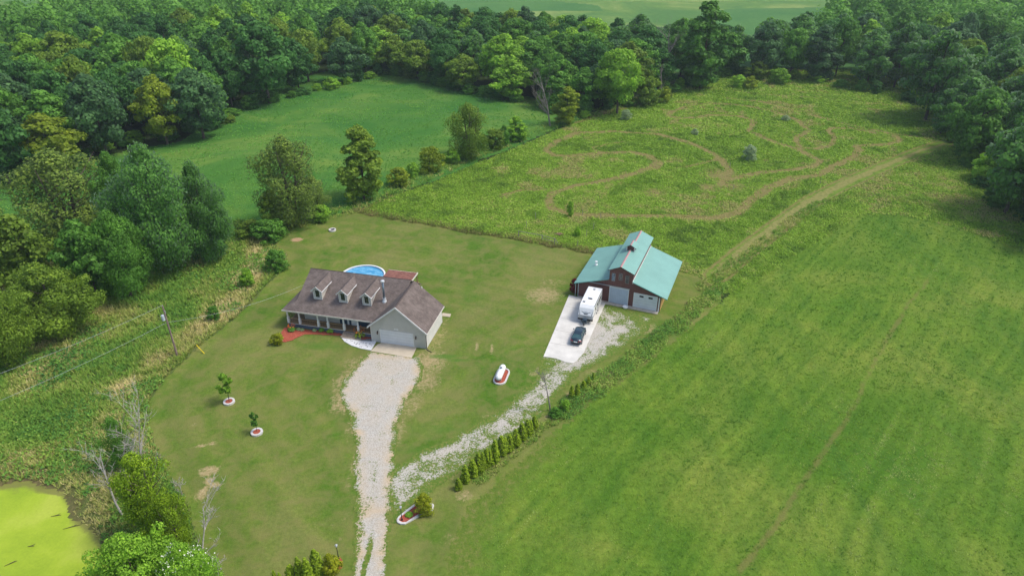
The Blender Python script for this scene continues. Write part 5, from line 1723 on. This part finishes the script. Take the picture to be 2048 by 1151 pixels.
# shrubs
shrubs = [
    (862, 343, 293, 52, 'leaves_yellow_green', 'bright yellow green bush in the fence row'),
    (798, 370, 334, 48, 'leaves_yellow_green', 'round olive yellow bush nearest the upright tree in the fence row'),
    (826, 354, 325, 28, 'leaves_bright_green', 'small bush between two yellow green bushes of the fence row'),
    (904, 326, 295, 34, 'leaves_bright_green', 'small bush at the left foot of the drooping tree'),
    (990, 297, 258, 46, 'leaves_olive', 'dark olive bush right of the drooping tree'),
    (1008, 292, 248, 22, 'leaves_mid_green', 'slim bush behind the dark olive bush'),
    (1251, 240, 219, 22, 'leaves_sage', 'blue grey bush at the far edge of the meadow'),
    (1389, 270, 257, 15, 'leaves_sage', 'smallest blue green bush in the meadow'),
    (1497, 320, 290, 30, 'leaves_sage', 'largest blue green bush in the middle of the meadow'),
    (1571, 242, 230, 17, 'leaves_sage', 'flat blue green bush high in the meadow'),
    (1140, 432, 402, 14, 'leaves_bright_green', 'thin green sapling bush in the meadow left of the barn'),
    (1154, 472, 452, 13, 'leaves_bright_green', 'thin green bush in the meadow just left of the barn'),
    (1297, 212, 152, 54, 'leaves_olive', 'large olive bush between the wood corner and the meadow'),
    (1330, 205, 172, 26, 'leaves_yellow_green', 'yellow green bush right of the large olive bush'),
    (1475, 175, 150, 34, 'leaves_bright_green', 'left of three bushes below the tallest tree'),
    (1500, 178, 152, 32, 'leaves_yellow_green', 'middle of three bushes below the tallest tree'),
    (1557, 168, 136, 42, 'leaves_bright_green', 'right of three bushes below the tallest tree'),
    (1513, 158, 122, 50, 'leaves_olive', 'broad bush behind the three bushes below the tallest tree'),
    (1170, 235, 221, 24, 'leaves_bright_green', 'low bush right of the yellow green slim tree'),
    (504, 470, 440, 60, 'leaves_olive', 'dull bush at the corner where lawn meets pasture'),
    (540, 480, 440, 70, 'leaves_mid_green', 'mid green bush at the foot of the tall pale tree'),
    (640, 440, 410, 50, 'leaves_bright_green', 'bright bush at the right foot of the tall pale tree'),
    (430, 640, 612, 26, 'leaves_mid_green', 'small lone bush in the marsh grass by the lawn'),
    (497, 572, 535, 30, 'leaves_bright_green', 'yellowish bush near the top of the marsh grass'),
    (555, 541, 500, 45, 'leaves_mid_green', 'leafy bush where the marsh grass meets the upper lawn'),
    (555, 686, 667, 29, 'leaves_gold', 'yellow bush at the left end of the red mulch bed'),
    (848, 1024, 991, 42, 'leaves_gold', 'round golden bush in the tongue shaped mulch bed'),
    (664, 1148, 1108, 42, 'leaves_gold', 'golden bush beside the lamp post at the bottom edge'),
    (1148, 586, 556, 17, 'leaves_purple', 'dark purple bush at the left corner of the barn'),
    (1966, 360, 300, 60, 'leaves_bright_green', 'fresh green bush at the foot of the right wood'),
    (1130, 818, 800, 22, 'leaves_bright_green', 'leafy bush right of the bare young tree'),
    (1110, 832, 815, 26, 'leaves_mid_green', 'dark weedy bush at the foot of the bare young tree'),
]
for px, py, h, w, mat, lb in shrubs:
    at(px, py, h, w, 'bush', mat, lb, 'shrub', 'bush')
# arborvitae rows
arb = [(917, 977, 955, 11), (931, 962, 929, 14), (946, 950, 918, 16), (957.5, 941, 905, 15), (966, 939, 903, 11), (974, 930, 896, 14), (981, 929, 899, 11), (990, 922, 879, 15), (1003, 907, 870, 17),
       (1010, 905, 873, 11), (1019, 900, 868, 13), (1031.5, 891, 857, 14), (1043.5, 878, 845, 14), (1054.5, 869, 838, 13), (1061, 866, 840, 9), (1069, 856, 831, 11),
       (1143.5, 793, 770, 10), (1154, 791, 766, 9), (1166.5, 778, 760, 9), (1176.5, 768, 752, 6), (1186.5, 759, 744, 5)]
ORD = ['first', 'second', 'third', 'fourth', 'fifth', 'sixth', 'seventh', 'eighth', 'ninth', 'tenth', 'eleventh', 'twelfth', 'thirteenth', 'fourteenth', 'fifteenth', 'sixteenth']
for i, (px, py, h, w) in enumerate(arb):
    w *= 1.12
    if i < 16:
        lb = ['smallest arborvitae, at the driveway end of the hedge row'][0] if i == 0 else ORD[i] + ' arborvitae of the long row counting from the driveway end'
    else:
        lb = ORD[i - 16] + ' arborvitae of the short row counting from the bare young tree'
    at(px, py, h, w * 1.18, 'cone', 'leaves_arborvitae', lb, 'arborvitae', 'arborvitae', 'arborvitae planted in a row along the gravel track')
for i, (px, py, h, w, lb) in enumerate([(638, 1154, 1098, 21, 'tallest, beside the golden bush'), (622, 1176, 1114, 17, 'right one of the middle pair'), (606, 1172, 1113, 17, 'left one of the middle pair'), (588, 1172, 1129, 20, 'broad one left of the middle pair'), (568, 1188, 1144, 12, 'second from the left end'), (556, 1180, 1139, 10, 'leftmost at the bottom edge')]):
    at(px, py, h, w * 1.4, 'cone', 'leaves_arborvitae', 'bright arborvitae at the bottom of the photo, ' + lb, 'arborvitae', 'arborvitae', 'arborvitae at the entrance bed')


# ringed yard trees
def ring_tree(px, py, top, w, mat, lb, lb2):
    t = thing('tree_ring', lb2, 'tree ring', (*G(px, py), 0), 0, 'whitewashed tree rings on the lawn')
    border(circ(.78), circ(.50), .26, M['stonewhite'], t, 'stone_ring')
    MB().slab([(x, y, .2) for x, y in circ(.5)], .15).build('mulch', M['mulch'], t)
    at(px, py, top, w, 'sapling', mat, lb, 'young_tree', 'tree')


ring_tree(458.5, 804, 747, 34, 'leaves_bright_green', 'bright young tree in the upper white ring on the left lawn', 'whitewashed ring with red mulch round the bright young tree')
ring_tree(514, 865, 824, 20, 'leaves_mid_green', 'small dark young tree in the lower white ring on the left lawn', 'whitewashed ring with red mulch round the small dark young tree')


# dead and bare trees
def dead(px, py, top, seed, lb, r=.16, spread=1.0, name='dead_tree', lean=(0, 0), mat=None, up=.8, fine=5):
    x, y = G(px, py)
    lo, hi = .3, 60
    for _ in range(40):
        m_ = (lo + hi) / 2
        if PX(x, y, m_)[1] > top:
            lo = m_
        else:
            hi = m_
    t = thing(name, lb, 'tree', (x, y, 0))
    t.rotation_euler = (lean[0], lean[1], 0)
    o = bpy.data.objects.new('branches', dead_mesh('branches', seed, m_, r, spread, up, fine))
    if mat:
        o.data.materials[0] = mat
    COL.objects.link(o)
    o.parent = t


greyb = plain('grey_brown_twigs', (.24, .21, .19), .9, .2, 3)
dead(1100, 252, 158, 31, 'bare grey dead tree at the pasture end of the fence row', .3, 1.25, mat=greyb, fine=7, up=1.1)
dead(1101, 820, 742, 32, 'bare slim young tree beside the gravel track', .12, .55, mat=greyb)
dead(300, 985, 838, 33, 'tall bleached dead tree at the lawn edge above the pond', .17, .8, fine=6)
dead(262, 1000, 876, 34, 'bleached dead tree with forked top left of the vine covered tree', .17, .9, fine=6)
dead(245, 1030, 925, 35, 'leaning bleached dead tree nearest the pond', .14, 1.1, lean=(0, R(-12)))
dead(415, 1165, 1042, 36, 'bleached dead tree at the bottom edge beside the lawn', .15, .75, fine=6)
dead(443, 1170, 1100, 37, 'thin bleached dead stem right of the bottom dead tree', .08, .5)
dead(365, 990, 955, 38, 'small dead twig at the lawn edge by the vine covered tree', .05, .8)
dead(262, 180, 105, 39, 'grey leafless tree in the middle of the left wood', .28, 1.2, mat=greyb, fine=7)
dead(1335, 165, 68, 40, 'grey half dead tree left of the tallest tree', .3, .9, mat=greyb, fine=7)
dead(1322, 195, 128, 41, 'slim grey dead tree at the wood edge below the half dead tree', .22, .7, mat=greyb)

# ------------------------------------------------------------------ the woods
WOODS = [
    ('left', GP([(-420, 400), (-150, 372), (0, 366), (130, 330), (215, 304), (330, 285), (430, 262), (470, 230), (560, 204), (650, 184), (700, 170), (770, 152), (860, 70), (700, 28), (560, 14), (400, 6), (140, 6), (128, 60), (20, 90), (-200, 110)])),
    ('middle', GP([(770, 152), (810, 158), (900, 180), (960, 193), (1060, 212), (1120, 238), (1180, 226), (1290, 212), (1340, 188), (1400, 174), (1450, 158), (1470, 140), (1440, 112), (1300, 112), (1180, 108), (1050, 92), (900, 84), (860, 70)])),
    ('right', GP([(1450, 150), (1560, 158), (1640, 165), (1700, 180), (1800, 198), (1860, 222), (1905, 250), (1912, 290), (1935, 335), (1985, 392), (2045, 440), (2090, 500), (2500, 520), (2500, 20), (1760, -15), (1700, 20), (1655, 70), (1600, 105), (1500, 130)])),
]
singles = [(o.location.x, o.location.y, o.scale.x * 8) for o in bpy.data.objects if o.get('category') == 'tree']
MATS_W = [('leaves_dark_green', 'dark green'), ('leaves_mid_green', 'mid green'), ('leaves_blue_green', 'blue green'), ('leaves_olive', 'olive green'), ('leaves_bright_green', 'light green'), ('leaves_silver_green', 'silvery green'), ('leaves_yellow_green', 'yellow green')]
WT = {'left': [.36, .28, .15, .09, .11, .0, .01], 'middle': [.36, .28, .04, .14, .14, .04, .0], 'right': [.08, .32, .12, .09, .17, .21, .01]}
WH = {'left': 'in the left wood', 'middle': 'in the wood behind the meadow', 'right': 'in the right hand wood'}
cand = []
rg = random.Random(11)
for wname, poly in WOODS:
    lo_, hi_ = poly.min(0), poly.max(0)
    pts = []
    tries = 0
    while tries < 9000:
        tries += 1
        x, y = rg.uniform(lo_[0], hi_[0]), rg.uniform(lo_[1], hi_[1])
        if not inside(x, y, poly):
            continue
        d = math.hypot(x, y)
        md = 8.6 + max(0, d - 220) * .018
        if any((x - a) ** 2 + (y - b) ** 2 < md * md for a, b in pts):
            continue
        if any((x - a) ** 2 + (y - b) ** 2 < (c * .75) ** 2 for a, b, c in singles):
            continue
        p = PX(x, y, 10)
        if not (-130 < p[0] < 2180 and p[1] > -40):
            continue
        e = float(sdist(x, y, poly))
        if e < 2.2 and wname != 'right':
            continue
        pts.append((x, y))
        cand.append((d, x, y, wname, e))
cand.sort()
print('wood trees', len(cand))
NSHOW = 236
rest = []
for i, (d, x, y, wname, e) in enumerate(cand):
    k = rg.choices(range(7), WT[wname])[0]
    shape = rg.choices(['round', 'spread', 'tall', 'ragged'], [.46, .26, .07, .21])[0]
    edge = e < 9
    H = rg.uniform(15, 20) if edge else rg.uniform(17.5, 23.5)
    if wname == 'middle':
        H *= .86
    if shape == 'tall':
        H *= 1.07
        W = rg.uniform(9, 12)
    else:
        W = rg.uniform(11.5, 17)
    if i < NSHOW:
        row = 'on the outer edge' if edge else ('far back' if d > 330 else 'behind the front row')
        sh = {'round': 'domed', 'spread': 'broad', 'tall': 'narrow', 'ragged': 'uneven'}[shape]
        side = WH[wname]
        tree('broadleaf_tree', 'tree', '%s %s tree %s %s' % (MATS_W[k][1], sh, side, row), x, y, H, W, shape, MATS_W[k][0], '%s %s trees %s %s' % (MATS_W[k][1], sh, side, row), -.08)
    else:
        rest.append((x, y, H, W, k))
# far trees read as one mass
g = np.random.default_rng(5)
PV, PN, PT_ = [], [], []
for j, (x, y, H, W, k) in enumerate(rest):
    n = 900
    dd = g.normal(size=(n, 3))
    dd[:, 2] = np.abs(dd[:, 2]) * .9 - .15
    dd /= np.linalg.norm(dd, axis=1, keepdims=True)
    lob = 1 + .22 * np.sin(4 * np.arctan2(dd[:, 1], dd[:, 0]) + j) * np.cos(3 * dd[:, 2] + j)
    r = g.uniform(.72, 1.05, n) * lob
    PV.append(np.stack([x + dd[:, 0] * r * W / 2, y + dd[:, 1] * r * W / 2, H * .45 + dd[:, 2] * r * H * .55], 1))
    PN.append(dd + g.normal(0, .4, dd.shape))
    PT_.append(np.clip(.25 + .5 * rg.random() + g.normal(0, .1, n), 0, 1))
if rest:
    V, F, TT = leaves_np(np.concatenate(PV), np.concatenate(PN), g.uniform(.45, .95, sum(map(len, PV))), np.concatenate(PT_), .8, g)
    tag(np_mesh('distant_woodland', V, F, M['leaves_mid_green'], {'tint': TT}), 'mass of distant tree crowns at the back of the woods', 'woodland', None, 'stuff')

# undergrowth along the wood edges
UG = [('left', WOODS[0][1][2:12]), ('middle', WOODS[1][1][0:12]), ('right', WOODS[2][1][0:12])]
for wname, L in UG:
    for a, b in zip(L[:-1], L[1:]):
        n = int(np.linalg.norm(b - a) / 4.6)
        for k in range(n):
            t_ = (k + rg.random()) / n
            x, y = a + (b - a) * t_ + np.array([rg.uniform(-1.5, 1.5), rg.uniform(.5, 4)])
            if wname == 'right' and x > 120 and rg.random() < .3:
                continue
            mt_ = rg.choices(['leaves_mid_green', 'leaves_olive', 'leaves_dark_green', 'leaves_bright_green'], [.35, .15, .35, .15])[0]
            cw = {'leaves_mid_green': 'mid green', 'leaves_olive': 'olive', 'leaves_dark_green': 'dark green', 'leaves_bright_green': 'light green'}[mt_]
            tree('undergrowth_shrub', 'shrub', '%s undergrowth shrub at the foot of the trees %s' % (cw, WH[wname]), x, y, rg.uniform(2.5, 5.5), rg.uniform(3.5, 6.5), 'bush', mt_, '%s undergrowth shrubs %s' % (cw, WH[wname]), trunk=False)

# ------------------------------------------------------------------ garden plants by the porch
def hosta(px, py, w, mat, lb, flowers=None, name='hosta'):
    x, y = G(px, py, .1)
    t = thing(name, lb, 'garden plant', (x, y, .1))
    g = np.random.default_rng(int(px))
    n = 170
    az = g.uniform(0, 2 * pi, n)
    r = w / 2 * g.random(n) ** .6
    P = np.stack([r * np.cos(az), r * np.sin(az), w * .42 * (1 - (r / (w * .6)) ** 2) * g.uniform(.7, 1.1, n) + .03], 1)
    N = np.stack([np.cos(az) * .7, np.sin(az) * .7, np.ones(n)], 1) + g.normal(0, .25, (n, 3))
    V, F, T = leaves_np(P, N, g.uniform(.07, .13, n), g.uniform(.2, .9, n), 1.2, g)
    np_mesh('leaves', V, F, M[mat], {'tint': T}, t)
    if flowers:
        n = 42
        az = g.uniform(0, 2 * pi, n)
        r = w * .5 * g.random(n) ** .5
        P = np.stack([r * np.cos(az), r * np.sin(az) + .1, w * .5 + g.uniform(0, .3, n)], 1)
        V, F, T = leaves_np(P, g.normal(0, 1, (n, 3)), np.full(n, .085), np.zeros(n), 1, g)
        np_mesh('flowers', V, F, M[flowers], {'tint': T}, t)


hosta(584, 660, 1.35, 'leaves_mid_green', 'round green daylily clump with orange blooms at the left of the mulch bed', 'orange', 'daylily')
hosta(597, 658.5, .6, 'leaves_sage', 'pale hosta beside the left daylily clump')
hosta(604.5, 660, .6, 'leaves_sage', 'pale hosta second from the left daylily clump')
hosta(629, 660.5, .65, 'leaves_sage', 'small pale hosta alone in the middle of the mulch bed')
hosta(644, 661, 1.1, 'leaves_mid_green', 'green hosta, largest in the mulch bed middle')
hosta(662, 662.5, 1.25, 'leaves_bright_green', 'wide light green hosta nearest the porch steps')
hosta(720, 672, 2.0, 'leaves_lily', 'large daylily with orange flowers between the steps and the garage', 'orange', 'daylily')
hosta(818, 1029, .8, 'leaves_bright_green', 'small green plant in the middle of the tongue shaped mulch bed', None, 'garden_plant')
tag(MB().cyl((0, 0, 0), (0, 0, .5), .03, .03, 6).cyl((0, 0, .5), (0, 0, .68), .09, .07, 8).build('solar_light', M['whitegloss'], loc=(*G(566, 682), .05)), 'small white garden light at the left tip of the mulch bed', 'garden light')
# blossoms on the bottom flowering tree
bx_, by_ = G(400, 1235)
fl_t = [o for o in bpy.data.objects if str(o.get('label', '')).startswith('white flowering')][0]
g = np.random.default_rng(8)
n = 700
cr_ = [c for c in fl_t.children if c.name.startswith('crown')][0].data
cv = np.zeros(len(cr_.vertices) * 3, np.float32)
cr_.vertices.foreach_get('co', cv)
cv = cv.reshape(-1, 3)
er_, eh_ = EXT[cr_.name]
ok = (cv[:, 2] > eh_ * .5) & (vn(cv[:, 0], cv[:, 1], 1.6, 5) > .55)
cv = cv[ok][g.integers(0, ok.sum(), n)] * 1.02
V, F, T = leaves_np(cv, g.normal(0, .4, (n, 3)) + [0, -.4, 1], g.uniform(.10, .2, n), np.zeros(n), 1, g)
np_mesh('blossoms', V, F, M['whitepetal'], {'tint': T}, fl_t)
# pond driftwood and litter
for px, py, L_, a, lb in ((112, 1031, 1.1, .2, 'short dark log floating on the duckweed near the shore'), (145, 1053, 1.9, .35, 'thin branch reaching from the pond bank over the duckweed'), (22, 1126, 1.2, .6, 'dark stick floating near the bottom left corner of the pond'),
                          (122, 972, 2.0, -1.35, 'dark upright branch lying across the top pond shore'), (48, 860, 1.3, .3, 'pale driftwood lying on the mud above the pond'), (62, 1092, .7, .1, 'small dark twig in the middle of the pond'), (205, 1120, 1.5, .25, 'thin green twig floating by the bottom bush')):
    x, y = G(px, py)
    m_ = MB().tube([(x - L_ / 2 * cos(a), y - L_ / 2 * sin(a), .03), (x + .1, y + .05, .09), (x + L_ / 2 * cos(a), y + L_ / 2 * sin(a), .05)], [.02, .045, .015], 6)
    m_.tube([(x, y, .06), (x + .35, y + .3, .12)], [.03, .015], 5)
    tag(m_.build('driftwood', M['deadwood'] if 'pale' in lb else plain('wet_wood', (.07, .055, .03), .7)), lb, 'driftwood')

# ------------------------------------------------------------------ haze
hz = MB().box(-1500, -60, -1.4, 1500, 2600, 66).build('haze', bpy.data.materials.new('haze_air'))
hm = hz.data.materials[0]
hm.use_nodes = True
hm.node_tree.nodes.clear()
ho = hm.node_tree.nodes.new('ShaderNodeOutputMaterial')
hv = hm.node_tree.nodes.new('ShaderNodeVolumePrincipled')
hv.inputs['Color'].default_value = (0.80, 0.95, 1.0, 1)
hv.inputs['Density'].default_value = 0.00017
hv.inputs['Anisotropy'].default_value = 0.2
hm.node_tree.links.new(hv.outputs[0], ho.inputs['Volume'])
hz['kind'] = 'stuff'
hz['label'] = 'thin pale summer haze over the fields'
